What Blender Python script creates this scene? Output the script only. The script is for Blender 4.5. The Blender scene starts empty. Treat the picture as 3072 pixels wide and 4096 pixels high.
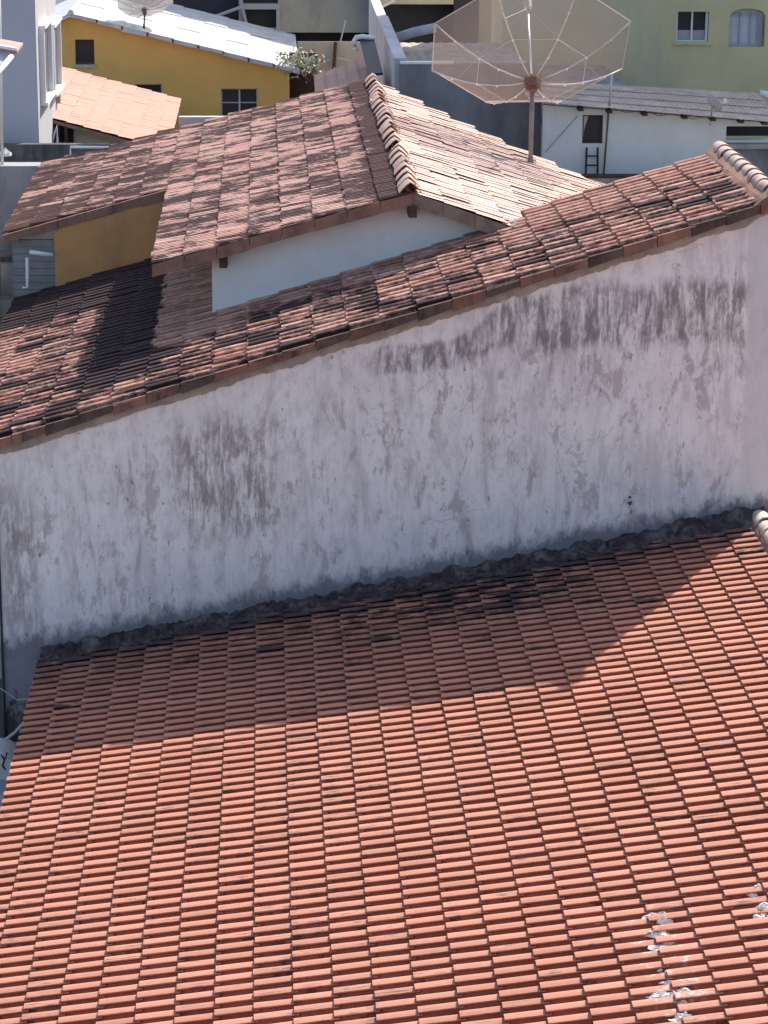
import bpy, bmesh, math, random
import numpy as np
from mathutils import Vector, Matrix

random.seed(7)
rng = np.random.default_rng(11)
SC = bpy.context.scene
COL = SC.collection

# ------------------------------------------------------------------ camera
H = 14.5                      # camera height above the street
F_PX, TILT, YAW, ROLL = 10506.0, 0.2768, 0.0466, 0.0059
fw = np.array([math.sin(YAW) * math.cos(TILT), math.cos(YAW) * math.cos(TILT), -math.sin(TILT)])
r0 = np.array([math.cos(YAW), -math.sin(YAW), 0.0])
u0 = np.cross(r0, fw)
RT = r0 * math.cos(ROLL) + u0 * math.sin(ROLL)
UP = np.cross(RT, fw)
cd = bpy.data.cameras.new("camera")
cam = bpy.data.objects.new("camera", cd)
COL.objects.link(cam)
cam.matrix_world = Matrix(((RT[0], UP[0], -fw[0], 0), (RT[1], UP[1], -fw[1], 0), (RT[2], UP[2], -fw[2], H), (0, 0, 0, 1)))
cd.sensor_fit = 'HORIZONTAL'
cd.sensor_width = 36.0
cd.lens = 36.0 * F_PX / 3072.0
cd.clip_start = 0.5
cd.clip_end = 2000
SC.camera = cam
SC.render.resolution_x = 768
SC.render.resolution_y = 1024

# ------------------------------------------------------------------ light
SUN = np.array([2.97, 4.55, 4.70])
SUN = SUN / np.linalg.norm(SUN)                 # direction towards the sun
EL = math.asin(SUN[2])
AZ = math.atan2(SUN[0], SUN[1])                 # clockwise from +Y
world = bpy.data.worlds.new("World")
SC.world = world
world.use_nodes = True
wn = world.node_tree
sky = wn.nodes.new('ShaderNodeTexSky')
sky.sky_type = 'NISHITA'
sky.sun_disc = False
sky.sun_elevation = EL
sky.sun_rotation = AZ
sky.air_density = 1.0
sky.dust_density = 2.4
sky.ozone_density = 1.0
bgn = wn.nodes['Background']
wn.links.new(sky.outputs[0], bgn.inputs[0])
bgn.inputs[1].default_value = 0.14
sd = bpy.data.lights.new("sun", 'SUN')
sd.energy = 4.2
sd.angle = math.radians(0.5)
sd.color = (1.0, 0.955, 0.905)
sun = bpy.data.objects.new("sun", sd)
COL.objects.link(sun)
sun.rotation_euler = Vector((-SUN[0], -SUN[1], -SUN[2])).to_track_quat('-Z', 'Y').to_euler()
sun.location = (10, 20, 40)
SC.view_settings.view_transform = 'Standard'
SC.view_settings.look = 'None'
SC.view_settings.gamma = 1
SC.view_settings.use_curve_mapping = False
SC.view_settings.exposure = 0.92


# ------------------------------------------------------------------ survey helpers (photo point -> point on a real plane)
def ray(x, y):
    return RT * (x - 1536) + UP * (2048 - y) + fw * F_PX


def on(x, y, n, d):
    v = ray(x, y)
    n = np.array(n, float)
    c = np.array([0, 0, H])
    return c + v * ((d - n @ c) / (n @ v))


def at(x, y, Y):
    return on(x, y, (0, 1, 0), Y)


# ------------------------------------------------------------------ materials
class NT:
    def __init__(self, name):
        self.m = bpy.data.materials.new(name)
        self.m.use_nodes = True
        self.t = self.m.node_tree
        self.b = self.t.nodes['Principled BSDF']
        self.out = self.t.nodes['Material Output']
        self._pos = None

    def node(self, k, **p):
        n = self.t.nodes.new(k)
        for a, v in p.items():
            setattr(n, a, v)
        return n

    def put(self, sock, v):
        if v is None:
            return
        if hasattr(v, 'links') or hasattr(v, 'is_linked'):
            self.t.links.new(v, sock)
        else:
            if isinstance(v, (tuple, list)) and len(v) == 3 and sock.type == 'RGBA':
                v = (*v, 1)
            sock.default_value = v

    def pos(self):
        if self._pos is None:
            self._pos = self.node('ShaderNodeNewGeometry').outputs['Position']
        return self._pos

    def xyz(self, v=None):
        s = self.node('ShaderNodeSeparateXYZ')
        self.put(s.inputs[0], v or self.pos())
        return s.outputs

    def vec(self, x, y, z):
        c = self.node('ShaderNodeCombineXYZ')
        for i, a in enumerate((x, y, z)):
            self.put(c.inputs[i], a)
        return c.outputs[0]

    def math(self, op, a, b=None, c=None, clamp=False):
        n = self.node('ShaderNodeMath', operation=op, use_clamp=clamp)
        self.put(n.inputs[0], a)
        if b is not None:
            self.put(n.inputs[1], b)
        if c is not None:
            self.put(n.inputs[2], c)
        return n.outputs[0]

    def mul(self, *a):
        r = a[0]
        for b in a[1:]:
            r = self.math('MULTIPLY', r, b)
        return r

    def add(self, a, b):
        return self.math('ADD', a, b)

    def sub(self, a, b):
        return self.math('SUBTRACT', a, b)

    def mx(self, a, b):
        return self.math('MAXIMUM', a, b)

    def ramp(self, v, a, b, x=0.0, y=1.0):
        n = self.node('ShaderNodeMapRange', interpolation_type='SMOOTHSTEP')
        self.put(n.inputs['Value'], v)
        lo, hi, p, q = (a, b, x, y) if a < b else (b, a, y, x)
        n.inputs['From Min'].default_value = lo
        n.inputs['From Max'].default_value = hi
        n.inputs['To Min'].default_value = p
        n.inputs['To Max'].default_value = q
        return n.outputs[0]

    def noise(self, v, scale=1.0, detail=4.0, rough=0.6, dist=0.0):
        n = self.node('ShaderNodeTexNoise')
        self.put(n.inputs['Vector'], v)
        n.inputs['Scale'].default_value = scale
        n.inputs['Detail'].default_value = detail
        n.inputs['Roughness'].default_value = rough
        n.inputs['Distortion'].default_value = dist
        return n.outputs[0]

    def white(self, v):
        n = self.node('ShaderNodeTexWhiteNoise', noise_dimensions='3D')
        self.put(n.inputs[0], v)
        return n.outputs[0]

    def voro(self, v, scale, feature='DISTANCE_TO_EDGE'):
        n = self.node('ShaderNodeTexVoronoi', feature=feature)
        self.put(n.inputs['Vector'], v)
        n.inputs['Scale'].default_value = scale
        return n.outputs[0]

    def mix(self, f, a, b):
        n = self.node('ShaderNodeMix', data_type='RGBA')
        self.put(n.inputs['Factor'], f)
        self.put(n.inputs['A'] if False else n.inputs[6], a)
        self.put(n.inputs[7], b)
        return n.outputs[2]

    def scale(self, col, v):
        n = self.node('ShaderNodeVectorMath', operation='SCALE')
        self.put(n.inputs[0], col)
        self.put(n.inputs[3], v)
        return n.outputs[0]

    def fin(self, col, rough=0.9, bump=None, bs=0.3, bd=0.01, spec=0.2, metal=0.0):
        self.put(self.b.inputs['Base Color'], col)
        self.put(self.b.inputs['Roughness'], rough)
        self.b.inputs['Specular IOR Level'].default_value = spec
        self.b.inputs['Metallic'].default_value = metal
        if bump is not None:
            n = self.node('ShaderNodeBump')
            n.inputs['Strength'].default_value = bs
            n.inputs['Distance'].default_value = bd
            self.put(n.inputs['Height'], bump)
            self.t.links.new(n.outputs[0], self.b.inputs['Normal'])
        return self.m


def plain(name, col, rough=0.85, var=0.12, sc=3.0, spec=0.2, metal=0.0, dirt=None, damt=0.4, dsc=1.2, bump=0.15):
    t = NT(name)
    n = t.noise(t.pos(), sc, 5, 0.65)
    c = t.scale(col, t.ramp(n, 0.25, 0.75, 1 - var, 1 + var))
    if dirt:
        d = t.noise(t.vec(*[t.mul(a, s) for a, s in zip(t.xyz(), (1.6, 1.6, 0.5))]), dsc, 6, 0.7)
        c = t.mix(t.mul(t.ramp(d, 0.45, 0.72), damt), c, dirt)
    f = t.noise(t.pos(), 60, 3, 0.6)
    return t.fin(c, rough, f, bump, 0.004, spec, metal)


def tile_frame(t, slope, s0, L, y0, W):
    """world position -> along-slope s, across y, per-tile random (stains keep the tile lattice)"""
    x, y, z = t.xyz()
    s = t.add(t.mul(x, math.cos(slope)), t.mul(z, math.sin(slope)))
    i = t.math('FLOOR', t.math('DIVIDE', t.sub(s, s0), L))
    j = t.math('FLOOR', t.math('DIVIDE', t.sub(y, y0), W))
    rnd = t.white(t.vec(i, j, 0.3))
    return s, y, i, j, rnd


def tile_new():
    t = NT("clay_tile_clean")
    s, y, i, j, rnd = tile_frame(t, AL1, S1, L1, Y1, W1)
    x = t.xyz()[0]
    c = t.mix(rnd, (0.430, 0.188, 0.128), (0.390, 0.162, 0.106))
    r2 = t.white(t.vec(i, j, 7.7))
    c = t.scale(c, t.ramp(t.white(t.vec(i, j, 2.2)), 0, 1, 0.86, 1.06))
    big = t.noise(t.pos(), 0.5, 4, 0.6)
    c = t.mix(t.ramp(big, 0.35, 0.7, 0, 0.35), c, (0.43, 0.205, 0.145))
    gr = t.noise(t.vec(t.mul(s, 9), t.mul(y, 70), 0), 1, 4, 0.6)
    c = t.scale(c, t.ramp(gr, 0.3, 0.7, 0.92, 1.06))
    # dark scorch-like streaks along some tiles
    st = t.noise(t.vec(t.mul(s, 4.5), t.mul(y, 38), 3), 1, 4, 0.65)
    pick = t.mx(t.ramp(r2, 0.72, 0.90), t.mul(t.ramp(x, -0.3, 0.2), t.ramp(x, 1.5, 0.9), t.ramp(r2, 0.30, 0.55)))
    c = t.mix(t.mul(t.ramp(st, 0.545, 0.60), pick, 0.85), c, (0.10, 0.075, 0.065))
    # black mould on the courses next to the neighbour's wall
    mo = t.noise(t.vec(t.mul(s, 2.2), t.mul(y, 5), 0), 1, 6, 0.7)
    near = t.ramp(t.add(y, t.mul(t.sub(big, 0.5), 3.0)), 28.6, 31.2)
    mid = t.mul(t.ramp(x, 0.2, 1.2), t.ramp(x, 4.6, 3.0))
    near = t.mul(near, t.add(0.55, t.mul(mid, 0.45)))
    c = t.mix(t.mul(t.ramp(mo, 0.455, 0.56), near, 0.92), c, (0.035, 0.024, 0.026))
    edge = t.mul(t.ramp(y, 30.7, 31.35), t.ramp(mo, 0.34, 0.46))
    c = t.mix(t.mul(edge, 0.85), c, (0.04, 0.03, 0.032))
    pz = t.mul(t.ramp(x, 1.2, 2.1), t.ramp(x, 4.2, 3.2), t.ramp(y, 29.4, 30.3))
    c = t.mix(t.mul(pz, t.ramp(mo, 0.44, 0.53), 0.85), c, (0.045, 0.030, 0.032))
    one = t.mul(t.ramp(r2, 0.955, 0.965), t.ramp(mo, 0.47, 0.53), t.ramp(y, 28.4, 29.4))
    c = t.mix(t.mul(one, 0.85), c, (0.04, 0.03, 0.03))
    # grey lime dust around the repair in the corner
    lim = t.noise(t.vec(x, y, 9), 7, 5, 0.7)
    zone = t.mul(t.ramp(x, 3.0, 3.25), t.ramp(x, 3.75, 3.45), t.ramp(y, 21.3, 20.9))
    zone = t.mx(zone, t.mul(t.ramp(x, 4.1, 4.4), t.ramp(y, 21.6, 21.3), t.ramp(y, 20.4, 20.7)))
    c = t.mix(t.mul(zone, t.ramp(lim, 0.52, 0.68), 0.75), c, (0.62, 0.58, 0.56))
    fine = t.noise(t.pos(), 90, 3, 0.6)
    return t.fin(c, 0.85, fine, 0.25, 0.004, 0.25)


def tile_old(name, slope, s0, L, y0, W, kind):
    t = NT(name)
    s, y, i, j, rnd = tile_frame(t, slope, s0, L, y0, W)
    x = t.xyz()[0]
    r2 = t.white(t.vec(i, j, 4.1))
    lo, hi = {'h2': ((0.44, 0.215, 0.155), (0.60, 0.36, 0.28)),
              'h3l': ((0.64, 0.355, 0.275), (0.73, 0.46, 0.37)),
              'h3r': ((0.72, 0.485, 0.39), (0.80, 0.59, 0.49))}[kind]
    c = t.mix(rnd, lo, hi)
    gr = t.noise(t.vec(t.mul(s, 5), t.mul(y, 40), 0), 1, 4, 0.65)
    c = t.scale(c, t.ramp(gr, 0.3, 0.7, 0.82, 1.12))
    lich = t.noise(t.vec(t.mul(s, 6), t.mul(y, 14), 5), 1, 5, 0.7)
    c = t.mix(t.ramp(lich, 0.60, 0.70, 0, 0.45), c, (0.50, 0.47, 0.43))
    big = t.noise(t.vec(t.mul(s, 1.0), t.mul(y, 1.5), 2), 0.9, 4, 0.6)
    mo = t.noise(t.vec(t.mul(s, 2.2), t.mul(y, 7.0), 0), 1, 7, 0.74)
    rj = t.mul(t.sub(r2, 0.5), 0.10)
    m = t.add(t.add(t.mul(mo, 0.62), t.mul(big, 0.38)), rj)
    black = (0.040, 0.026, 0.028)
    if kind == 'h2':
        # heavy mould below the higher house's corner; far band also paints in its shadow
        blob = t.mul(t.ramp(x, -2.55, -2.2), t.ramp(x, -1.05, -1.7), t.ramp(y, 32.1, 33.4))
        far = t.mul(t.ramp(t.add(y, t.mul(x, 0.35)), 37.0, 38.2), t.ramp(x, -1.2, -1.75))
        low = t.mul(t.ramp(y, 33.9, 32.9), t.ramp(x, 3.2, 2.2), 0.2)
        clean = t.mul(t.ramp(x, -1.75, -1.35), t.ramp(x, -0.2, -0.6), t.ramp(y, 33.4, 34.2))
        clean = t.mx(clean, t.mul(t.ramp(y, 34.2, 34.7), t.ramp(x, -0.9, -0.6), 0.6))
        thr = t.sub(t.sub(t.sub(0.525, t.mul(t.mx(blob, far), 0.30)), t.mul(low, 0.12)), t.mul(clean, -0.25))
    elif kind == 'h3l':
        ridge = t.ramp(x, 1.35, 1.75)
        leftp = t.ramp(x, -1.3, -2.2)
        thr = t.sub(t.sub(0.496, t.mul(ridge, 0.13)), t.mul(leftp, 0.03))
        black = (0.105, 0.058, 0.052)
    else:
        thr = 0.60
        black = (0.14, 0.10, 0.085)
    if kind == 'h2':
        dd = t.noise(t.vec(t.mul(s, 6), t.mul(y, 17), 8), 1, 6, 0.75)
        c = t.mix(t.mul(t.ramp(t.add(dd, rj), 0.43, 0.56), t.sub(1.0, t.mul(clean, 0.6)), 0.82), c, (0.12, 0.058, 0.052))
    d = t.sub(m, thr)
    c = t.mix(t.ramp(d, -0.022, 0.026, 0, 0.95), c, black)
    fl = t.noise(t.pos(), 26, 4, 0.7)
    c = t.mix(t.mul(t.ramp(fl, 0.66, 0.72), 0.55), c, (0.45, 0.42, 0.40))
    return t.fin(c, 0.92, t.noise(t.pos(), 55, 4, 0.7), 0.5, 0.006, 0.15)


def big_wall():
    """old limewashed plaster: runs, damp bands, hairline cracks"""
    t = NT("stained_limewash")
    x, y, z = t.xyz()
    u = t.sub(t.add(7.46, t.mul(x, 0.3102)), z)            # depth below the verge
    bot = t.sub(z, t.add(4.127, t.mul(x, 0.1929)))         # height above the lower roof
    n1 = t.noise(t.vec(t.mul(x, 1.3), 0, t.mul(z, 1.3)), 1, 6, 0.68)
    n2 = t.noise(t.vec(t.mul(x, 6), 0, t.mul(z, 3.4)), 1, 7, 0.75, 0.15)
    c = t.mix(t.ramp(n1, 0.32, 0.68), (0.77, 0.71, 0.69), (0.86, 0.81, 0.775))
    c = t.mix(t.ramp(n2, 0.47, 0.66, 0, 0.62), c, (0.54, 0.47, 0.46))
    # greyish damp towards the bottom and left
    low = t.mul(t.ramp(bot, 1.5, 0.1), t.ramp(n1, 0.35, 0.6))
    c = t.mix(t.mul(low, 0.7), c, (0.53, 0.505, 0.54))
    # vertical runs
    n3 = t.noise(t.vec(t.mul(x, 3.4), 7, t.mul(z, 0.6)), 1, 6, 0.7, 0.4)
    c = t.mix(t.ramp(n3, 0.47, 0.64, 0, 0.6), c, (0.55, 0.49, 0.485))
    n4 = t.noise(t.vec(t.mul(x, 3.0), 3, t.mul(z, 1.3)), 1, 7, 0.75, 0.3)
    c = t.mix(t.mul(t.ramp(n4, 0.53, 0.60), t.ramp(u, 0.5, 1.0), 0.62), c, (0.37, 0.30, 0.285))
    run = t.noise(t.vec(t.mul(x, 6.0), 0, t.mul(z, 1.25)), 1, 7, 0.72, 0.5)
    run2 = t.noise(t.vec(t.mul(x, 21), 0, t.mul(z, 3.2)), 1, 6, 0.7, 0.4)
    area = t.noise(t.vec(t.mul(x, 0.75), 0, t.mul(z, 0.7)), 1, 2, 0.5)
    rm = t.mul(t.ramp(run, 0.50, 0.70), t.ramp(area, 0.42, 0.60), t.ramp(u, 0.30, 0.75))
    c = t.mix(t.mul(rm, 0.75), c, (0.33, 0.28, 0.285))
    # the dark damp band under the upper half of the verge
    wob = t.mul(t.sub(t.noise(t.vec(x, 0, 4), 1.6, 4, 0.6), 0.5), 0.5)
    zc = t.add(t.ramp(x, 2.2, 3.2, 7.45, 7.92), t.mul(t.ramp(x, 3.2, 5.6), 0.10))
    hw = t.ramp(x, 2.3, 3.6, 0.22, 0.50)
    dz = t.math('ABSOLUTE', t.sub(t.add(z, wob), zc))
    band = t.math('SUBTRACT', 1.0, t.math('DIVIDE', dz, hw), clamp=True)
    band = t.mul(t.ramp(band, 0.0, 0.42), t.ramp(x, 1.15, 1.5), t.ramp(x, 6.15, 5.85))
    rr = t.add(t.mul(run, 0.45), t.add(t.mul(run2, 0.30), t.mul(n2, 0.25)))
    bm = t.mul(band, t.ramp(rr, 0.425, 0.565))
    c = t.mix(t.mul(bm, 0.88), c, (0.225, 0.185, 0.18))
    # isolated run patch in the left half and bluish runs low down
    p = t.mul(t.ramp(x, -1.35, -0.9), t.ramp(x, 0.35, -0.1), t.ramp(z, 5.0, 5.5), t.ramp(z, 6.9, 6.45))
    c = t.mix(t.mul(p, t.ramp(rr, 0.44, 0.56), 0.8), c, (0.27, 0.215, 0.20))
    q = t.mul(t.ramp(x, -3.4, -3.2), t.ramp(x, -2.75, -3.0), t.ramp(z, 3.6, 4.1), t.ramp(z, 6.0, 5.4))
    c = t.mix(t.mul(q, t.ramp(rr, 0.42, 0.56), 0.75), c, (0.30, 0.24, 0.23))
    ql = t.mul(t.ramp(run, 0.52, 0.66), t.ramp(bot, 1.6, 0.4), t.ramp(area, 0.55, 0.45))
    c = t.mix(t.mul(ql, 0.45), c, (0.36, 0.35, 0.41))
    # small black mould flecks
    fk = t.noise(t.vec(t.mul(x, 16), 0, t.mul(z, 7)), 1, 4, 0.65)
    c = t.mix(t.mul(t.ramp(fk, 0.635, 0.69), t.ramp(u, 0.25, 0.6), 0.75), c, (0.16, 0.135, 0.145))
    # fresh smooth coat at the right end
    fresh = t.mul(t.ramp(t.add(x, t.mul(t.sub(n2, 0.5), 0.2)), 5.92, 6.0), 0.8)
    c = t.mix(fresh, c, (0.62, 0.60, 0.585))
    # black splash line at the foot
    sp = t.ramp(t.add(bot, t.mul(t.sub(n2, 0.5), 0.7)), 0.46, 0.20)
    c = t.mix(t.mul(sp, 0.9), c, (0.13, 0.125, 0.15))
    # below the eave of the near roof the wall is unwashed
    un = t.mul(t.ramp(x, -2.75, -2.9), t.ramp(t.add(z, t.mul(t.sub(n2, 0.5), 0.6)), 3.75, 3.45))
    c = t.mix(t.mul(un, 0.55), c, (0.27, 0.26, 0.29))
    mo = t.mul(un, t.ramp(t.add(z, t.mul(t.sub(n2, 0.5), 1.6)), 3.05, 2.75))
    c = t.mix(t.mul(mo, 0.9), c, (0.045, 0.04, 0.045))
    # cracks
    wv = t.noise(t.vec(x, 0, z), 4, 3, 0.6)
    cv = t.voro(t.vec(t.add(x, t.mul(wv, 0.5)), 0, t.add(z, t.mul(wv, 0.4))), 2.0)
    cm = t.mul(t.ramp(cv, 0.010, 0.003), t.ramp(t.noise(t.vec(x, 3, z), 0.9, 2, 0.5), 0.55, 0.62), t.ramp(n2, 0.40, 0.55))
    c = t.mix(t.mul(cm, 0.6), c, (0.20, 0.165, 0.16))
    hgt = t.add(t.mul(n2, 0.7), t.mul(t.noise(t.pos(), 40, 4, 0.6), 0.3))
    return t.fin(c, 0.93, hgt, 0.45, 0.02, 0.15)


def mesh_wire(name, col, a):
    """fine wire mesh: too small to see single wires from here, lets light through"""
    t = NT(name)
    n = t.noise(t.pos(), 2.5, 4, 0.6)
    c = t.mix(n, col, tuple(v * 0.72 for v in col))
    t.fin(c, 0.6, spec=0.3)
    tr = t.node('ShaderNodeBsdfTransparent')
    mx = t.node('ShaderNodeMixShader')
    mx.inputs[0].default_value = a
    t.t.links.new(tr.outputs[0], mx.inputs[1])
    t.t.links.new(t.b.outputs[0], mx.inputs[2])
    t.t.links.new(mx.outputs[0], t.out.inputs[0])
    return t.m


# ------------------------------------------------------------------ roof geometry constants
AL1 = 0.1906                       # near roof
L1, W1 = 0.35, 0.2155
ES1 = np.array([math.cos(AL1), 0, math.sin(AL1)])
P1 = np.array([-2.523, 25.305, 3.6405])
S1 = float(P1[0] * math.cos(AL1) + P1[2] * math.sin(AL1))
Y1 = 25.305
YW = 31.68                          # face of the long stained wall
B2 = math.atan(0.3102)              # roof of the long house
L2, W2 = 0.436, 0.228
P2 = np.array([-1.46, 31.52, 7.105])
S2 = float(P2[0] * math.cos(B2) + P2[2] * math.sin(B2))
B3 = math.radians(15.5)             # left slope of the gabled house
B4 = -math.atan(0.3515)             # right slope
L3, W3 = 0.452, 0.235
RX3, RZ3 = 1.96, 9.03               # its ridge
P3 = np.array([RX3 - 8 * L3 * math.cos(B3) + 0.02, 34.7, RZ3 - 8 * L3 * math.sin(B3)])
S3 = float(P3[0] * math.cos(B3) + P3[2] * math.sin(B3))
P4 = np.array([RX3, 34.7, RZ3])
S4 = float(P4[0] * math.cos(B4) + P4[2] * math.sin(B4))

M = {}
M['tile1'] = tile_new()
M['tile2'] = tile_old("clay_tile_mouldy", B2, S2, L2, P2[1], W2, 'h2')
M['tile3'] = tile_old("clay_tile_mottled", B3, S3, L3, P3[1], W3, 'h3l')
M['tile4'] = tile_old("clay_tile_sunlit_tone", B4, S4, L3, P4[1], W3, 'h3r')  # same old clay; sunlight on the right slope is put into the paler colour
M['bigwall'] = big_wall()
M['white'] = plain("white_paint", (0.72, 0.72, 0.71), 0.8, 0.05, 2, dirt=(0.5, 0.48, 0.46), damt=0.25)
M['white_clean'] = plain("white_gloss_paint", (0.80, 0.80, 0.78), 0.5, 0.04, 4)
M['ochre'] = plain("ochre_paint", (0.56, 0.285, 0.115), 0.85, 0.10, 1.5, dirt=(0.27, 0.165, 0.08), damt=0.35)
M['yellow'] = plain("yellow_ochre_paint", (0.70, 0.44, 0.135), 0.85, 0.06, 1.0, dirt=(0.47, 0.27, 0.09), damt=0.35, dsc=0.5)
M['olive'] = plain("pale_olive_paint", (0.56, 0.49, 0.29), 0.85, 0.10, 0.6, dirt=(0.36, 0.36, 0.29), damt=0.6, dsc=0.6)
M['greypl'] = plain("grey_render", (0.20, 0.20, 0.215), 0.92, 0.22, 1.2, dirt=(0.10, 0.10, 0.11), damt=0.7, dsc=0.9)
M['greylt'] = plain("pale_grey_render", (0.50, 0.49, 0.51), 0.9, 0.12, 1.0, dirt=(0.33, 0.31, 0.31), damt=0.6)
M['greywarm'] = plain("weathered_warm_render", (0.40, 0.385, 0.36), 0.9, 0.12, 0.7, dirt=(0.22, 0.20, 0.19), damt=0.6, dsc=0.5)
M['sidegrey'] = plain("side_wall_grey_paint", (0.42, 0.405, 0.405), 0.9, 0.06, 1.0)
M['bluegrey'] = plain("blue_grey_paint", (0.40, 0.41, 0.46), 0.8, 0.05, 0.8)
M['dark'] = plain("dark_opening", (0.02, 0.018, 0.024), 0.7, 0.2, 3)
M['navy'] = plain("navy_shade", (0.035, 0.036, 0.055), 0.6, 0.2, 2)  # navy that stands in for shade on recessed walls and in openings
M['darkconc'] = plain("blackened_concrete", (0.13, 0.125, 0.13), 0.95, 0.35, 2.2, dirt=(0.035, 0.033, 0.036), damt=0.85, dsc=2.0)
M['conc'] = plain("concrete", (0.33, 0.32, 0.325), 0.95, 0.15, 1.5, dirt=(0.16, 0.155, 0.16), damt=0.7, dsc=1.0)
M['beige'] = plain("beige_render", (0.50, 0.44, 0.36), 0.9, 0.08, 1.0, dirt=(0.34, 0.29, 0.24), damt=0.4)
M['mortar'] = plain("beige_mortar", (0.36, 0.315, 0.265), 0.95, 0.2, 5, dirt=(0.20, 0.175, 0.155), damt=0.6, dsc=2.5, bump=0.6)
M['lime'] = plain("white_lime_mortar", (0.78, 0.72, 0.66), 0.9, 0.15, 9, bump=0.6)
M['flash'] = plain("blackened_mortar_fillet", (0.050, 0.036, 0.038), 0.95, 0.6, 7, dirt=(0.20, 0.18, 0.175), damt=0.75, dsc=3.2, bump=0.9)
M['verge'] = plain("verge_clay", (0.225, 0.115, 0.085), 0.95, 0.35, 3, dirt=(0.055, 0.045, 0.042), damt=0.95, dsc=3.4, bump=0.5)
M['verge_d'] = plain("verge_clay_mossy", (0.115, 0.075, 0.06), 0.95, 0.4, 4, dirt=(0.045, 0.040, 0.038), damt=0.9, dsc=4, bump=0.6)
M['verge3'] = plain("verge_clay_brown", (0.27, 0.145, 0.105), 0.95, 0.25, 3, dirt=(0.12, 0.078, 0.062), damt=0.8, dsc=2.0, bump=0.5)
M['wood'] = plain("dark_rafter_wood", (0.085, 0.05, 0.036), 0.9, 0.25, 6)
M['woodlt'] = plain("grey_brown_board", (0.21, 0.165, 0.13), 0.9, 0.25, 6)
M['cap1'] = plain("pale_ridge_clay", (0.60, 0.48, 0.38), 0.9, 0.15, 6, dirt=(0.30, 0.22, 0.17), damt=0.6, dsc=3)
M['cap2'] = plain("limewashed_ridge_clay", (0.46, 0.335, 0.285), 0.9, 0.2, 5, dirt=(0.20, 0.14, 0.125), damt=0.7, dsc=2.4)
M['cap3'] = plain("weathered_ridge_clay", (0.52, 0.345, 0.275), 0.92, 0.2, 5, dirt=(0.20, 0.13, 0.11), damt=0.75, dsc=2.4)
M['deck'] = plain("roof_underlay", (0.10, 0.045, 0.03), 0.95, 0.3, 5)
M['orange'] = plain("salmon_concrete_tile", (0.50, 0.265, 0.20), 0.85, 0.05, 2.0, dirt=(0.43, 0.235, 0.18), damt=0.4, dsc=0.8)
M['pink'] = plain("dusty_pink_tile", (0.42, 0.27, 0.225), 0.9, 0.12, 2.0, dirt=(0.27, 0.18, 0.15), damt=0.5)
M['whiteroof'] = plain("whitewashed_sheet", (0.48, 0.49, 0.50), 0.8, 0.14, 2.5, dirt=(0.34, 0.33, 0.32), damt=0.7, dsc=2.0)
M['fibre'] = plain("grey_fibre_cement", (0.46, 0.375, 0.32), 0.95, 0.2, 3, dirt=(0.26, 0.225, 0.205), damt=0.6, dsc=1.6)
M['pvc'] = plain("white_plastic_pipe", (0.74, 0.73, 0.68), 0.5, 0.06, 4)
M['steel'] = plain("bare_steel", (0.70, 0.70, 0.70), 0.28, 0.08, 8, spec=0.5, metal=0.9)
M['galv'] = plain("aluminium_tube", (0.50, 0.45, 0.42), 0.5, 0.12, 5, spec=0.4, metal=0.3)
M['rust'] = plain("rusty_steel", (0.16, 0.085, 0.07), 0.85, 0.3, 8)
M['mast'] = plain("purple_grey_mast_paint", (0.20, 0.17, 0.18), 0.6, 0.2, 6, dirt=(0.15, 0.06, 0.045), damt=0.6)
M['wire'] = mesh_wire("aluminium_mesh", (0.42, 0.385, 0.35), 0.45)
M['wirelt'] = mesh_wire("pale_mesh", (0.62, 0.58, 0.54), 0.80)
M['glass'] = plain("dark_window_glass", (0.030, 0.027, 0.033), 0.35, 0.2, 1.0, spec=0.25)
M['glassgrey'] = plain("grey_frosted_glass", (0.34, 0.34, 0.38), 0.35, 0.12, 2.0, spec=0.5)
M['glassdk'] = plain("grey_window_glass", (0.16, 0.15, 0.155), 0.3, 0.15, 2.0, spec=0.4)
M['curtain'] = plain("pale_curtain", (0.50, 0.51, 0.56), 0.9, 0.10, 5)
M['leaf'] = plain("dusty_sage_leaf", (0.30, 0.30, 0.19), 0.7, 0.4, 12)
M['leaflt'] = plain("pale_leaf", (0.60, 0.58, 0.47), 0.7, 0.2, 12)
M['stem'] = plain("brown_stem", (0.10, 0.075, 0.05), 0.9, 0.2, 10)
M['ground'] = plain("street_ground", (0.13, 0.12, 0.11), 0.95, 0.25, 0.3)
M['cable'] = plain("black_cable", (0.03, 0.03, 0.032), 0.6, 0.1, 3)
M['slat'] = plain("grey_slat_sheet", (0.30, 0.295, 0.305), 0.8, 0.2, 3, dirt=(0.42, 0.42, 0.42), damt=0.35, dsc=4)


# ------------------------------------------------------------------ object helpers
def tag(o, label=None, cat=None, group=None, kind=None):
    if label:
        o['label'] = label
    if cat:
        o['category'] = cat
    if group:
        o['group'] = group
    if kind:
        o['kind'] = kind
    return o


def thing(name, label, cat, loc=(0, 0, 0), group=None):
    o = bpy.data.objects.new(name, None)
    o.location = loc
    o.empty_display_size = 0.3
    COL.objects.link(o)
    return tag(o, label, cat, group)


def org(p):
    """world origin of a parent chain (no rotations used on parents)"""
    v = Vector((0, 0, 0))
    while p is not None:
        v += p.location
        p = p.parent
    return v


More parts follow.
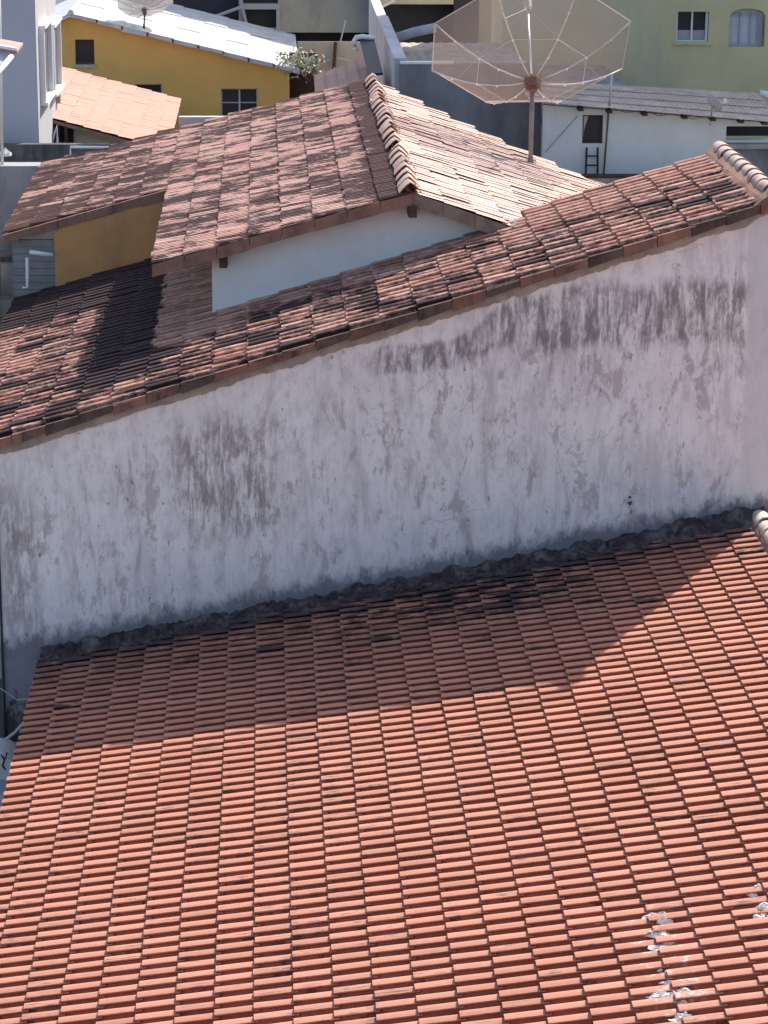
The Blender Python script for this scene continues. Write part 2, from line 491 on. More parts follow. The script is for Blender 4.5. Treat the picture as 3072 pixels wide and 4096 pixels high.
class MB:
    def __init__(self):
        self.v = []
        self.f = []

    def poly(self, pts, faces):
        b = len(self.v)
        self.v += [tuple(map(float, p)) for p in pts]
        self.f += [tuple(b + i for i in f) for f in faces]
        return self

    def box(self, x0, x1, y0, y1, z0, z1):
        p = [(x, y, z) for z in (z0, z1) for y in (y0, y1) for x in (x0, x1)]
        return self.poly(p, [(0, 2, 3, 1), (4, 5, 7, 6), (0, 1, 5, 4), (2, 6, 7, 3), (0, 4, 6, 2), (1, 3, 7, 5)])

    def hexa(self, p):
        """eight corners: four of the bottom ring then four of the top ring"""
        return self.poly(p, [(3, 2, 1, 0), (4, 5, 6, 7), (0, 1, 5, 4), (1, 2, 6, 5), (2, 3, 7, 6), (3, 0, 4, 7)])

    def quad(self, a, b, c, d, th=0.03):
        a, b, c, d = (np.array(q, float) for q in (a, b, c, d))
        n = np.cross(b - a, d - a)
        n = n / np.linalg.norm(n) * th
        return self.hexa([a - n, b - n, c - n, d - n, a, b, c, d])

    def tube(self, pts, r, n=8, r2=None, cap=True):
        pts = [np.array(p, float) for p in pts]
        rings = []
        for k, p in enumerate(pts):
            d = pts[min(k + 1, len(pts) - 1)] - pts[max(k - 1, 0)]
            d = d / np.linalg.norm(d)
            a = np.cross(d, (0, 0, 1.0))
            if np.linalg.norm(a) < 1e-3:
                a = np.cross(d, (1.0, 0, 0))
            a = a / np.linalg.norm(a)
            b = np.cross(d, a)
            rr = r if r2 is None else r + (r2 - r) * k / (len(pts) - 1)
            rings.append([p + rr * (a * math.cos(2 * math.pi * q / n) + b * math.sin(2 * math.pi * q / n)) for q in range(n)])
        v = [q for rg in rings for q in rg]
        f = []
        for k in range(len(pts) - 1):
            for q in range(n):
                q1 = (q + 1) % n
                f.append((k * n + q, k * n + q1, (k + 1) * n + q1, (k + 1) * n + q))
        if cap:
            f.append(tuple(range(n))[::-1])
            f.append(tuple((len(pts) - 1) * n + q for q in range(n)))
        return self.poly(v, f)

    def mesh(self, name, mat, o=(0, 0, 0), smooth=False):
        me = bpy.data.meshes.new(name)
        me.from_pydata([(a - o[0], b - o[1], c - o[2]) for a, b, c in self.v], [], self.f)
        me.materials.append(mat)
        if smooth:
            me.polygons.foreach_set('use_smooth', [True] * len(me.polygons))
        me.update()
        return me

    def build(self, name, mat, parent=None, smooth=False, label=None, kind=None):
        o = org(parent)
        if parent is None and self.v:
            a = np.array(self.v)
            o = Vector((float(a[:, 0].mean()), float(a[:, 1].mean()), float(a[:, 2].min())))
        ob = bpy.data.objects.new(name, self.mesh(name, mat, o, smooth))
        COL.objects.link(ob)
        if parent is not None:
            ob.parent = parent
        else:
            ob.location = o
        return tag(ob, label, None, None, kind)


def inst(name, me, parent, mat4):
    """one more object on shared mesh data, placed by a world matrix"""
    ob = bpy.data.objects.new(name, me)
    COL.objects.link(ob)
    ob.parent = parent
    m = mat4.copy()
    m.translation = m.translation - org(parent)
    ob.matrix_basis = m
    return ob


# ------------------------------------------------------------------ tiles
PROF_NEW = [(-0.006, 0.006), (0.030, -0.014), (0.116, -0.020), (0.118, 0.022), (0.064, 0.062), (0.067, 0.072),
            (0.115, 0.079), (0.166, 0.074), (0.192, 0.056), (0.205, 0.026), (0.211, 0.004)]
PROF_OLD = [(-0.006, 0.000), (0.030, -0.010), (0.118, -0.012), (0.120, 0.020), (0.098, 0.040), (0.102, 0.056), (0.126, 0.067),
            (0.164, 0.066), (0.196, 0.050), (0.214, 0.020), (0.224, -0.002)]
PROF_FLAT = [(0.000, 0.014), (0.012, 0.000), (0.080, 0.002), (0.090, 0.017), (0.116, 0.018), (0.126, 0.002),
             (0.192, 0.003), (0.204, 0.018), (0.240, 0.019)]


PROF_SMOOTH = [(0.000, 0.012), (0.014, 0.001), (0.078, 0.003), (0.092, 0.010), (0.118, 0.010), (0.130, 0.003),  # low ribs, shaped to keep the right slope bright
             (0.190, 0.004), (0.206, 0.012), (0.240, 0.014)]


def tile_arrays(prof, length, taper=0.93, th=0.016, lift=0.020):
    """local frame: x up the slope (0 = lower visible end), y across, z out of the roof"""
    n = len(prof)
    c = prof[-1][0] * 0.6
    v = []
    v += [(0.0, y, z + lift) for y, z in prof]
    v += [(length, c + (y - c) * taper, z * 0.92) for y, z in prof]
    v += [(0.004, y, z + lift - th) for y, z in prof]
    f = []
    for k in range(n - 1):
        f.append((k, k + 1, n + k + 1, n + k)[::-1])
        f.append((k, 2 * n + k, 2 * n + k + 1, k + 1)[::-1])
    f.append((0, n, 2 * n))
    return np.array(v, float), f


def tile_mesh(name, prof, length, mat, **k):
    v, f = tile_arrays(prof, length, **k)
    me = bpy.data.meshes.new(name)
    me.from_pydata(v.tolist(), [], f)
    me.materials.append(mat)
    me.polygons.foreach_set('use_smooth', [True] * len(me.polygons))
    me.update()
    try:
        me.set_sharp_from_angle(angle=math.radians(38))
    except Exception:
        pass
    return me


CAMP = np.array([0, 0, H])


def in_view(p, pad=60):
    q = p - CAMP
    d = q @ fw
    if d <= 0:
        return False
    x = 1536 + F_PX * (q @ RT) / d
    y = 2048 - F_PX * (q @ UP) / d
    return -pad < x < 3072 + pad and -pad < y < 4096 + pad


def lay_roof(root, places, slope, prof, length, mat, limit, jit, taper=0.93, lift=0.020, th=0.016, hide=None, shade_name='tile', flip=False):
    """places: world points of the lower end of each tile; nearest `limit` in view become objects, the rest one stuff part"""
    cs, sn = math.cos(slope), math.sin(slope)
    sgn = -1.0 if flip else 1.0
    base = Matrix(((sgn * cs, 0, -sn, 0), (0, sgn, 0, 0), (sgn * sn, 0, cs, 0), (0, 0, 0, 1)))
    items = []
    for p in places:
        jx, jy, jz, ja, jr, jt = rng.normal(0, 1, 6)
        m = Matrix.Translation(Vector(p)) @ base @ Matrix.Translation((jx * jit[0], jy * jit[1], abs(jz) * jit[2])) \
            @ Matrix.Rotation(ja * jit[3], 4, 'Z') @ Matrix.Rotation(jr * jit[4], 4, 'X') @ Matrix.Rotation(jt * jit[4] * 0.4, 4, 'Y')
        c = np.array(p) + np.array([cs * length * 0.5 * sgn, 0.1, sn * length * 0.5])
        vis = in_view(c) and not (hide and hide(c))
        items.append((0 if vis else 1, float(np.linalg.norm(c - CAMP)), m))
    items.sort(key=lambda a: (a[0], a[1]))
    me = tile_mesh(shade_name, prof, length, mat, taper=taper, lift=lift, th=th)
    for vis, d, m in items[:limit]:
        inst(shade_name, me, root, m)
    rest = items[limit:]
    if rest:
        v, f = tile_arrays(prof, length, taper, th, lift)
        vh = np.c_[v, np.ones(len(v))]
        allv, allf = [], []
        o = org(root)
        for k, (vis, d, m) in enumerate(rest):
            w = (vh @ np.array(m).T)[:, :3] - np.array(o)
            allv.append(w)
            b = k * len(v)
            allf += [tuple(b + q for q in ff) for ff in f]
        me2 = bpy.data.meshes.new("far_tiles")
        me2.from_pydata(np.concatenate(allv).tolist(), [], allf)
        me2.materials.append(mat)
        me2.polygons.foreach_set('use_smooth', [True] * len(me2.polygons))
        me2.update()
        try:
            me2.set_sharp_from_angle(angle=math.radians(38))
        except Exception:
            pass
        ob = bpy.data.objects.new("far_tiles", me2)
        COL.objects.link(ob)
        ob.parent = root
        ob['kind'] = 'stuff'


def cap_mesh(name, r0_, r1_, length, mat, peak=0.0, th=0.018, n=8, span=math.pi * 1.0):
    """half-round ridge cap, axis +y, wide end at y=0"""
    v, f = [], []
    for (yy, rr, off) in ((0, r0_, 0), (length, r1_, 0), (0.003, r0_ - th, 0)):
        for k in range(n + 1):
            a = -span / 2 + span * k / n
            z = rr * math.cos(a)
            x = rr * math.sin(a)
            if peak:
                z = rr * (1 - abs(math.sin(a)) ** (1.0 + peak)) * 0.95
            v.append((x, yy, z))
    m = n + 1
    for k in range(n):
        f.append((k, k + 1, m + k + 1, m + k))
        f.append((k + 1, k, 2 * m + k, 2 * m + k + 1))
    me = bpy.data.meshes.new(name)
    me.from_pydata(v, [], f)
    me.materials.append(mat)
    me.polygons.foreach_set('use_smooth', [True] * len(me.polygons))
    me.update()
    try:
        me.set_sharp_from_angle(angle=math.radians(40))
    except Exception:
        pass
    return me


def wall_xz(mb, x0, x1, z0, top, y0, th, holes=(), extra=()):
    """wall facing -Y at y0 with rectangular holes; top(x) gives the height"""
    xs = sorted({x0, x1, *[h[0] for h in holes], *[h[1] for h in holes], *extra})
    for a, b in zip(xs[:-1], xs[1:]):
        hs = sorted([h for h in holes if h[0] <= a + 1e-6 and h[1] >= b - 1e-6], key=lambda h: h[2])
        z = z0
        segs = []
        for h in hs:
            segs.append((z, h[2], h[2]))
            z = h[3]
        segs.append((z, top(a), top(b)))
        for lo, ta, tb in segs:
            mb.hexa([(a, y0, lo), (b, y0, lo), (b, y0 + th, lo), (a, y0 + th, lo), (a, y0, ta), (b, y0, tb), (b, y0 + th, tb), (a, y0 + th, ta)])
    return mb


# ================================================================== setting: ground and terrace
g = MB().poly([(-400, -100, 0), (400, -100, 0), (400, 900, 0), (-400, 900, 0)], [(0, 1, 2, 3)]).build('ground', M['ground'])
tag(g, 'dark street level ground between the houses', kind='structure')

# ================================================================== near house
h1 = thing('tiled_house', 'nearest house under a clean orange barrel tile roof filling the lower half', 'house', (1.7, 25.0, 0.0))


def z1(x):
    return 4.127 + 0.1929 * x


RX1 = 6.20
mb = MB()
mb.hexa([(-2.72, 15.5, 0), (RX1, 15.5, 0), (RX1, 31.55, 0), (-2.72, 31.55, 0),
         (-2.72, 15.5, z1(-2.72) - .10), (RX1, 15.5, z1(RX1) - .10), (RX1, 31.55, z1(RX1) - .10), (-2.72, 31.55, z1(-2.72) - .10)])
mb.build('wall', M['beige'], h1)
MB().quad((-2.80, 15.4, z1(-2.80) - .02), (RX1, 15.4, z1(RX1) - .02), (RX1, 31.6, z1(RX1) - .02), (-2.80, 31.6, z1(-2.80) - .02), .06).build('roof_deck', M['deck'], h1)
MB().quad((RX1, 15.4, z1(RX1) - .02), (RX1 + 6, 15.4, z1(RX1) - 1.2), (RX1 + 6, 31.6, z1(RX1) - 1.2), (RX1, 31.6, z1(RX1) - .02), .06).build('far_slope', M['tile1'], h1)
MB().hexa([(RX1, 15.6, 0), (RX1 + 5.8, 15.6, 0), (RX1 + 5.8, 31.5, 0), (RX1, 31.5, 0),
           (RX1, 15.6, 5.2), (RX1 + 5.8, 15.6, 4.05), (RX1 + 5.8, 31.5, 4.05), (RX1, 31.5, 5.2)]).build('far_wall', M['beige'], h1)

pl = []
for i in range(-1, 25):
    for j in range(-38, 46):
        wv = 0.009 * math.sin(i * .55 + j * .11) + 0.005 * math.sin(i * 1.3 - j * .31)
        p = P1 + ES1 * (i * L1 - (0.03 if rng.random() < .012 else 0)) + np.array([0, j * W1 + wv, .010 * math.sin(i * .42 + 1) * math.sin(j * .17)])
        if 15.6 < p[1] < 31.45:
            pl.append(p)
lay_roof(h1, pl, AL1, PROF_NEW, 0.390, M['tile1'], 300, (0.004, 0.0022, 0.0012, 0.005, 0.008), taper=0.97, lift=0.022, th=0.019)

cm = cap_mesh('ridge_tile', 0.145, 0.12, 0.46, M['cap1'], n=8)
for k in range(34):
    y = 31.55 - 0.40 * k
    inst('ridge_tile', cm, h1, Matrix.Translation((RX1 + 0.02, y - 0.40, z1(RX1) + 0.075 + rng.normal(0, .004))) @ Matrix.Rotation(rng.normal(0, .02), 4, 'Z') @ Matrix.Rotation(-0.03, 4, 'X'))
mb = MB()
for k in range(80):
    y = 15.6 + k * 0.2
    for (xa, xb) in ((RX1 - 0.17, RX1 - 0.08),):
        mb.hexa([(xa - rng.uniform(0, .03), y, z1(xa) + .03), (xb, y, z1(xb) + .03), (xb, y + .2, z1(xb) + .03), (xa - rng.uniform(0, .03), y + .2, z1(xa) + .03),
                 (xa + .03, y, z1(xa) + .11), (xb, y, z1(xb) + .15), (xb, y + .2, z1(xb) + .15), (xa + .03, y + .2, z1(xa) + .11)])
mb.build('ridge_bedding', M['verge3'], h1)

# mortar fillet where the roof meets the neighbour's wall
nx = 230
xs = np.linspace(-2.86, 6.28, nx)
wav = np.cumsum(rng.normal(0, 1, nx))
wav = (wav - np.convolve(wav, np.ones(15) / 15, 'same')) * 0.010
wav2 = rng.normal(0, 0.016, nx)
wav3 = np.convolve(rng.normal(0, 1, nx), np.ones(6) / 6, 'same') * 0.07
v, f = [], []
for k, x in enumerate(xs):
    zz = z1(x)
    fat = 0.05 if x > 5.0 else 0.0
    hgt = 0.17 + 1.6 * wav[k] + fat + .5 * wav2[k]
    dep = 0.31 + wav2[k] + wav3[k] + fat * 3
    sec = [(YW - 0.002, zz - 0.05), (YW - 0.002, zz + hgt), (YW - 0.03, zz + hgt - 0.01), (YW - dep * 0.45, zz + 0.120 + 1.3 * wav2[(k * 7) % nx]),
           (YW - dep * 0.8, zz + 0.090 + wav2[(k * 3) % nx] * .5), (YW - dep, zz + 0.062), (YW - dep + 0.02, zz - 0.02)]
    v += [(x, a, b) for a, b in sec]
ns = 7
for k in range(nx - 1):
    for q in range(ns - 1):
        f.append((k * ns + q, (k + 1) * ns + q, (k + 1) * ns + q + 1, k * ns + q + 1))
f += [tuple(range(ns)), tuple((nx - 1) * ns + q for q in range(ns))[::-1]]
MB().poly(v, f).build('mortar_fillet', M['flash'], h1)

# lumps of white lime mortar left on the tiles by a repair


def lump(c, rx, ry, rz, seed, flat=0.4):
    r = np.random.default_rng(seed)
    v, f = [], []
    n, mrings = 9, 4
    for a in range(mrings):
        ph = (math.pi / 2) * a / (mrings - 1)
        for k in range(n):
            th = 2 * math.pi * k / n
            w = 1 + r.normal(0, .28)
            v.append((c[0] + rx * math.cos(th) * math.cos(ph) * w, c[1] + ry * math.sin(th) * math.cos(ph) * w, c[2] + rz * math.sin(ph) * (1 + r.normal(0, .3)) - 0.01))
    for a in range(mrings - 1):
        for k in range(n):
            k1 = (k + 1) % n
            f.append((a * n + k, a * n + k1, (a + 1) * n + k1, (a + 1) * n + k))
    return v, f


spots = [(2620, 3672, .10, .07, .045), (2655, 3690, .09, .05, .05), (2640, 3735, .11, .07, .05), (2665, 3750, .07, .05, .04), (2690, 3985, .09, .06, .05),
         (2640, 3985, .10, .06, .045), (2725, 4010, .05, .03, .03), (2700, 3890, .10, .03, .02), (2660, 3930, .08, .03, .02), (2640, 3880, .03, .02, .02), (3030, 3560, .08, .05, .05),
         (3010, 3575, .06, .04, .04), (3055, 3640, .10, .07, .06), (3060, 3680, .08, .06, .04), (2490, 3705, .035, .03, .025), (2505, 3740, .05, .025, .02),
         (2560, 3735, .06, .025, .02), (2510, 3785, .05, .025, .03), (2700, 3840, .02, .05, .03), (2660, 3850, .04, .02, .02), (2770, 3605, .02, .02, .02),
         (2860, 3595, .03, .02, .03), (2600, 4070, .06, .02, .015), (2730, 4085, .10, .06, .05), (2770, 4075, .06, .04, .03), (2700, 4092, .05, .04, .03), (2380, 3690, .05, .02, .012),
         (2600, 3960, .02, .02, .015), (2955, 3690, .02, .02, .02), (1275, 3680, .03, .02, .02), (2640, 3790, .10, .05, .03), (2995, 3555, .05, .02, .02)]
n1v = np.array([-math.sin(AL1), 0, math.cos(AL1)])
d1 = float(n1v @ P1) + 0.052
for k, (px, py, a, b, c) in enumerate(spots):
    p = on(px, py, n1v, d1)
    for q in range(1 + (a > .06) * 2):
        pq = p + np.array([rng.normal(0, a * .5), rng.normal(0, b * .6), 0]) * (q > 0)
        pq[2] += (pq[0] - p[0]) * .19
        v, f = lump(pq, a * (.8 if q else 1) * .85, b * (.8 if q else 1) * .80, c * .85, 100 + k * 3 + q)
        o = MB().poly(v, f).build('mortar_lump', M['lime'], h1)

# ================================================================== long house with the stained wall
h2 = thing('long_house', 'long house with a tall stained whitewashed wall and mouldy old tile roof', 'house', (1.3, 33.5, 0.0))


def z2(x):
    return 7.4596 + 0.3102 * x + 0.03


XR = 6.34
mb = MB()
XE = -3.37
mb.hexa([(XE, YW, 0), (XR, YW, 0), (XR, 35.3, 0), (XE, 35.3, 0), (XE, YW, z2(XE) - .06), (XR, YW, z2(XR) - .06), (XR, 35.3, z2(XR) - .06), (XE, 35.3, z2(XE) - .06)])
mb.hexa([(XE, 35.3, 0), (-.72, 35.3, 0), (-.72, 41.0, 0), (XE, 41.0, 0), (XE, 35.3, z2(XE) - .06), (-.72, 35.3, z2(-.72) - .06), (-.72, 41.0, z2(-.72) - .06), (XE, 41.0, z2(XE) - .06)])
mb.build('wall', M['bigwall'], h2)
MB().quad((-3.93, 31.62, z2(-3.93) - .012), (XR, 31.62, z2(XR) - .012), (XR, 35.55, z2(XR) - .012), (-3.93, 35.55, z2(-3.93) - .012), .045).build('roof_deck', M['deck'], h2)
MB().quad((-3.93, 35.55, z2(-3.93) - .012), (-.66, 35.55, z2(-.66) - .012), (-.66, 41.2, z2(-.66) - .012), (-3.93, 41.2, z2(-3.93) - .012), .045).build('roof_deck', M['deck'], h2)
E2 = np.array([math.cos(B2), 0, math.sin(B2)])
pl = []
for i in range(-6, 18):
    for j in range(0, 44):
        p = P2 + E2 * (i * L2) + np.array([0, j * W2 + rng.normal(0, .006), 0])
        p[2] = z2(p[0])
        lim = 35.45 if p[0] > -0.95 else 41.1
        if p[1] < lim and p[0] < 6.15:
            if p[1] > 35.1 and -0.95 < p[0] < 3.3:
                continue
            pl.append(p)
lay_roof(h2, pl, B2, PROF_OLD, 0.50, M['tile2'], 300, (0.012, 0.006, 0.003, 0.012, 0.018), hide=lambda c: False)

# verge: tiles set on edge above the plaster, one per course, and the mortar bed below
vm = []
for k in range(-6, 19):
    x0 = P2[0] + k * L2 * math.cos(B2)
    x1 = x0 + L2 * math.cos(B2) * 1.0
    if x0 > XR - .1:
        break
    x1 = min(x1, XR)
    t_ = rng.normal(0, .006)
    w_ = 0.085 + rng.normal(0, .008)
    y_ = 31.515 + rng.normal(0, .008)
    MB().hexa([(x0 + .004, y_, z2(x0) - w_ - .02), (x1 - .004, y_, z2(x1) - w_ + .0), (x1 - .004, y_ + .05, z2(x1) - w_), (x0 + .004, y_ + .05, z2(x0) - w_ - .02),
               (x0 + .004, y_ - .004, z2(x0) + .035 + t_), (x1 - .004, y_ - .004, z2(x1) + .018 + t_), (x1 - .004, y_ + .05, z2(x1) + .018 + t_), (x0 + .004, y_ + .05, z2(x0) + .035 + t_)]).build('verge_tile', M['verge' if rng.random() < .55 else 'verge_d'], h2)
nx = 260
xs = np.linspace(-3.45, XR - 0.015, nx)
w = np.cumsum(rng.normal(0, 1, nx))
w = (w - np.convolve(w, np.ones(25) / 25, 'same')) * 0.007 + np.abs(rng.normal(0, .007, nx)) - .012
top = MB()
v, f = [], []
for k, x in enumerate(xs):
    lo = z2(x) - 0.205 + w[k]
    hi = z2(x) - 0.07
    v += [(x, YW - .03, hi), (x, YW - .03 + .006 * math.sin(k), lo), (x, YW + .01, lo - .004)]
for k in range(nx - 1):
    for q in range(2):
        f.append((k * 3 + q, k * 3 + q + 1, (k + 1) * 3 + q + 1, (k + 1) * 3 + q))
f.append((0, 2, 1))
f.append(((nx - 1) * 3, (nx - 1) * 3 + 1, (nx - 1) * 3 + 2))
top.poly(v, f).build('mortar_bed', M['mortar'], h2)
cm = cap_mesh('ridge_tile', 0.130, 0.104, 0.50, M['cap2'], n=9)
for k in range(10):
    y = 31.46 + k * 0.43
    inst('ridge_tile', cm, h2, Matrix.Translation((6.24 + rng.normal(0, .008), y, z2(6.24) + .045)) @ Matrix.Rotation(rng.normal(0, .03), 4, 'Z'))
mb = MB()
for k in range(20):
    y = 31.5 + k * .21
    a = rng.uniform(0, .05)
    mb.hexa([(6.0 - a, y, z2(6.0) + .02), (6.16, y, z2(6.16) + .02), (6.16, y + .21, z2(6.16) + .02), (6.0 - a, y + .21, z2(6.0) + .02),
             (6.05, y, z2(6.05) + .085), (6.16, y, z2(6.16) + .12), (6.16, y + .21, z2(6.16) + .12), (6.05, y + .21, z2(6.05) + .085)])
mb.build('ridge_bedding', M['verge3'], h2)
# conduit running down the left end of the wall
MB().tube([(-3.345, YW - .03, 1.0), (-3.345, YW - .03, 5.9)], .016, 8).build('conduit', M['cable'], h2, True)
# small broken patch with exposed bricks near the foot of the wall
p = at(2520, 2010, YW)
v, f = [], []
for k in range(14):
    a = 2 * math.pi * k / 14
    rr = .062 * (1 + rng.normal(0, .15))
    v.append((p[0] + rr * math.cos(a), YW - .006, p[2] + rr * math.sin(a)))
MB().poly(v, [tuple(range(14))[::-1]]).build('patch', M['greylt'], h2)
for k, (dx, dz) in enumerate(((-.02, .0), (.0, -.02), (.012, .006), (-.005, .07))):
    MB().box(p[0] + dx - .012, p[0] + dx + .012, YW - .010, YW - .002, p[2] + dz - .012, p[2] + dz + .012).build('chip', M['dark'], h2)

# ================================================================== gabled house behind
h3 = thing('gabled_house', 'white and ochre house with a gabled roof of mottled old tiles', 'house', (1.5, 41.0, 0.0))


def z3(x):
    return RZ3 + (x - RX3) * (math.tan(B3) if x < RX3 else math.tan(B4))


def far3(x):
    pts = [(-4.2, 48.7), (2.0, 47.7), (4.05, 45.1), (5.8, 43.7)]
    for (a, b), (c, d) in zip(pts[:-1], pts[1:]):
        if x <= c:
            return b + (d - b) * (x - a) / (c - a)
    return pts[-1][1]


mb = MB()
wall_xz(mb, -.71, 5.3, 0, lambda x: z3(x) - .16, 35.1, .15, extra=[RX3])
mb.box(-.71, -.56, 35.25, 41.0, 0, 8.1)
mb.box(5.15, 5.3, 35.25, 43.2, 0, 7.6)
mb.build('gable_wall', M['white'], h3, label='white gable wall')
mb = MB()
wall_xz(mb, -3.31, -.71, 0, lambda x: z3(x) - .12, 41.2, .15)
mb.box(-3.31, -3.16, 41.35, 48.0, 0, 7.4)
mb.build('side_wall', M['ochre'], h3, label='ochre painted wall')
dk = MB()
dk.quad((-1.48, 34.78, z3(-1.48) - .02), (RX3, 34.78, RZ3 - .02), (RX3, 47.6, RZ3 - .02), (-1.48, 48.1, z3(-1.48) - .02), .05)
dk.quad((-4.05, 41.25, z3(-4.05) - .02), (-1.48, 41.25, z3(-1.48) - .02), (-1.48, 48.1, z3(-1.48) - .02), (-4.05, 48.5, z3(-4.05) - .02), .05)
dk.quad((RX3, 34.78, RZ3 - .02), (4.05, 34.78, z3(4.05) - .02), (4.05, 45.0, z3(4.05) - .02), (RX3, 47.6, RZ3 - .02), .05)
dk.quad((4.05, 34.78, z3(4.05) - .02), (5.85, 34.78, z3(5.85) - .02), (5.85, 43.6, z3(5.85) - .02), (4.05, 45.0, z3(4.05) - .02), .05)
dk.build('roof_deck', M['deck'], h3)
E3 = np.array([math.cos(B3), 0, math.sin(B3)])
pl = []
for i in range(-6, 8):
    for j in range(0, 62):
        p = P3 + E3 * (i * L3) + np.array([0, j * W3 + rng.normal(0, .006), 0])
        lo = 34.68 if p[0] > -1.6 else 41.15
        if lo <= p[1] < far3(p[0]):
            pl.append(p)
lay_roof(h3, pl, B3, PROF_FLAT, 0.50, M['tile3'], 190, (0.008, 0.004, 0.002, 0.007, 0.009), lift=0.040, th=0.022)
pl = []
for i in range(1, 10):
    for j in range(0, 58):
        x = RX3 + i * L3 * math.cos(B4)
        p = np.array([x, 34.75 + (j + 1) * W3 + rng.normal(0, .012), z3(x)])
        if p[1] < far3(x - .2) + .1 and x < 5.95:
            pl.append(p)
lay_roof(h3, pl, B4, PROF_SMOOTH, 0.53, M['tile4'], 110, (0.020, 0.007, 0.005, 0.010, 0.020), lift=0.022, flip=True)

cm = cap_mesh('ridge_tile', 0.158, 0.132, 0.60, M['cap3'], peak=0.35, n=8)
k = 0
y = 34.62
while y < 47.5:
    inst('ridge_tile', cm, h3, Matrix.Translation((RX3 + rng.normal(0, .012), y, RZ3 + .015 + abs(rng.normal(0, .008)))) @ Matrix.Rotation(rng.normal(0, .035), 4, 'Z') @ Matrix.Rotation(-.02, 4, 'X'))
    y += 0.52
# verge boards and clay edges


def verge3(x0, x1, y, mat, drop=.15, name='verge_tile'):
    up = .01
    w_ = drop + rng.normal(0, .008)
    yy = y + rng.normal(0, .006)
    MB().hexa([(x0 + .004, yy, z3(x0) - w_), (x1 - .004, yy, z3(x1) - w_), (x1 - .004, yy + .06, z3(x1) - w_), (x0 + .004, yy + .06, z3(x0) - w_),
               (x0 + .004, yy, z3(x0) + up), (x1 - .004, yy, z3(x1) + up), (x1 - .004, yy + .06, z3(x1) + up), (x0 + .004, yy + .06, z3(x0) + up)]).build(name, mat, h3)


for i in range(8):
    x0 = P3[0] + i * L3 * math.cos(B3)
    verge3(x0, x0 + L3 * math.cos(B3), 34.70, M['verge3'])
for i in range(-6, 0):
    x0 = P3[0] + i * L3 * math.cos(B3)
    verge3(x0, x0 + L3 * math.cos(B3), 41.18, M['verge3'], .13)
for i in range(0, 9):
    x0 = RX3 + i * L3 * math.cos(B4)
    verge3(x0, x0 + L3 * math.cos(B4), 34.74, M['woodlt'], .17, 'verge_board')
# rafter ends
for (x, y0, y1, dz) in ((RX3 + .02, 34.72, 35.2, -.17), (-.55, 34.8, 35.2, -.17), (-3.22, 41.22, 41.5, -.16)):
    MB().box(x - .055, x + .055, y0, y1, z3(x) + dz - .15, z3(x) + dz + .01).build('rafter_end', M['wood'], h3)
# broken white plastic trim at the low corner of the right verge
p = np.array([3.26, 34.7, z3(3.26)])
MB().tube([p + (0, -.05, -.12), p + (.06, -.06, .02), p + (.10, -.05, .12)], .018, 6).build('loose_trim', M['white_clean'], h3)
MB().tube([p + (-.28, -.05, -.16), p + (.03, -.07, -.12)], .013, 6).build('loose_trim', M['white_clean'], h3)
v, f = lump(p + (-.30, -.05, -.22), .09, .05, .09, 5)
MB().poly(v, f).build('loose_mortar', M['lime'], h3)


# ================================================================== satellite dishes
def dish(name, label, hub, base, axis, R, depth, mwire, mrib, mmast, feed, hubr, tube_r, nrib=8, rot=0.0, mast_r=.035, group=None):
    root = thing(name, label, 'satellite dish', tuple(base), group)
    axis = np.array(axis, float)
    axis /= np.linalg.norm(axis)
    u = np.array([1.0, 0, 0]) - axis * axis[0]
    u /= np.linalg.norm(u)
    w = np.cross(axis, u)
    hub = np.array(hub, float)

    def P(r, a):
        return hub + axis * (depth * (r / R) ** 2) + r * (u * math.cos(a) + w * math.sin(a))
    MB().tube([base - np.array([0, 0, .05]), hub - axis * .10], mast_r, 10).build('mast', mmast, root, True)
    MB().tube([base - np.array([0, 0, .04]), base + np.array([0, 0, .10])], mast_r * 2.0, 10, mast_r).build('mast_foot', mmast, root)
    hb = MB().tube([hub - axis * .12, hub + axis * .05], hubr, 12)
    hb.tube([hub - axis * .20, hub - axis * .12], hubr * .5, 8)
    hb.build('hub', M['rust'], root)
    angs = [rot + math.pi / nrib + 2 * math.pi * k / nrib for k in range(nrib)]
    rs = np.linspace(hubr * .8, R, 7)
    for k in range(nrib):
        a, b = angs[k], angs[(k + 1) % nrib]
        v, f = [], []
        for r in rs:
            A, B = P(r, a), P(r, b)
            for q in range(4):
                v.append(A + (B - A) * q / 3)
        for i in range(len(rs) - 1):
            for q in range(3):
                f.append((i * 4 + q, i * 4 + q + 1, (i + 1) * 4 + q + 1, (i + 1) * 4 + q))
        pn = MB().poly(v, f).build('mesh_panel', mwire, root)
        rb = MB().tube([P(r, a) - axis * tube_r for r in rs], tube_r, 6).build('rib', mrib, root, True)
        MB().tube([P(R, a), P(R, b)], tube_r * .7, 6).build('rim_bar', mrib, root)
        MB().tube([P(R * .55, a) - axis * tube_r, P(R * .55, b) - axis * tube_r], tube_r * .45, 5).build('hoop_bar', mrib, root)
        for rr in (.35, .55, .8):
            c = P(R * rr, a) - axis * tube_r * 2
            MB().box(c[0] - tube_r, c[0] + tube_r, c[1] - tube_r, c[1] + tube_r, c[2] - tube_r, c[2] + tube_r).build('clamp', M['steel'], rb)
    if feed:
        MB().tube([hub, hub + axis * feed], tube_r * 1.3, 8).build('feed_pole', M['steel'], root, True)
        MB().tube([hub + axis * feed, hub + axis * (feed + .16)], .07, 10).build('feed_head', M['galv'], root)
        for k in (0, 3, 5):
            MB().tube([hub + axis * feed, P(R * .75, angs[k])], tube_r * .3, 5).build('stay', M['galv'], root)
    return root


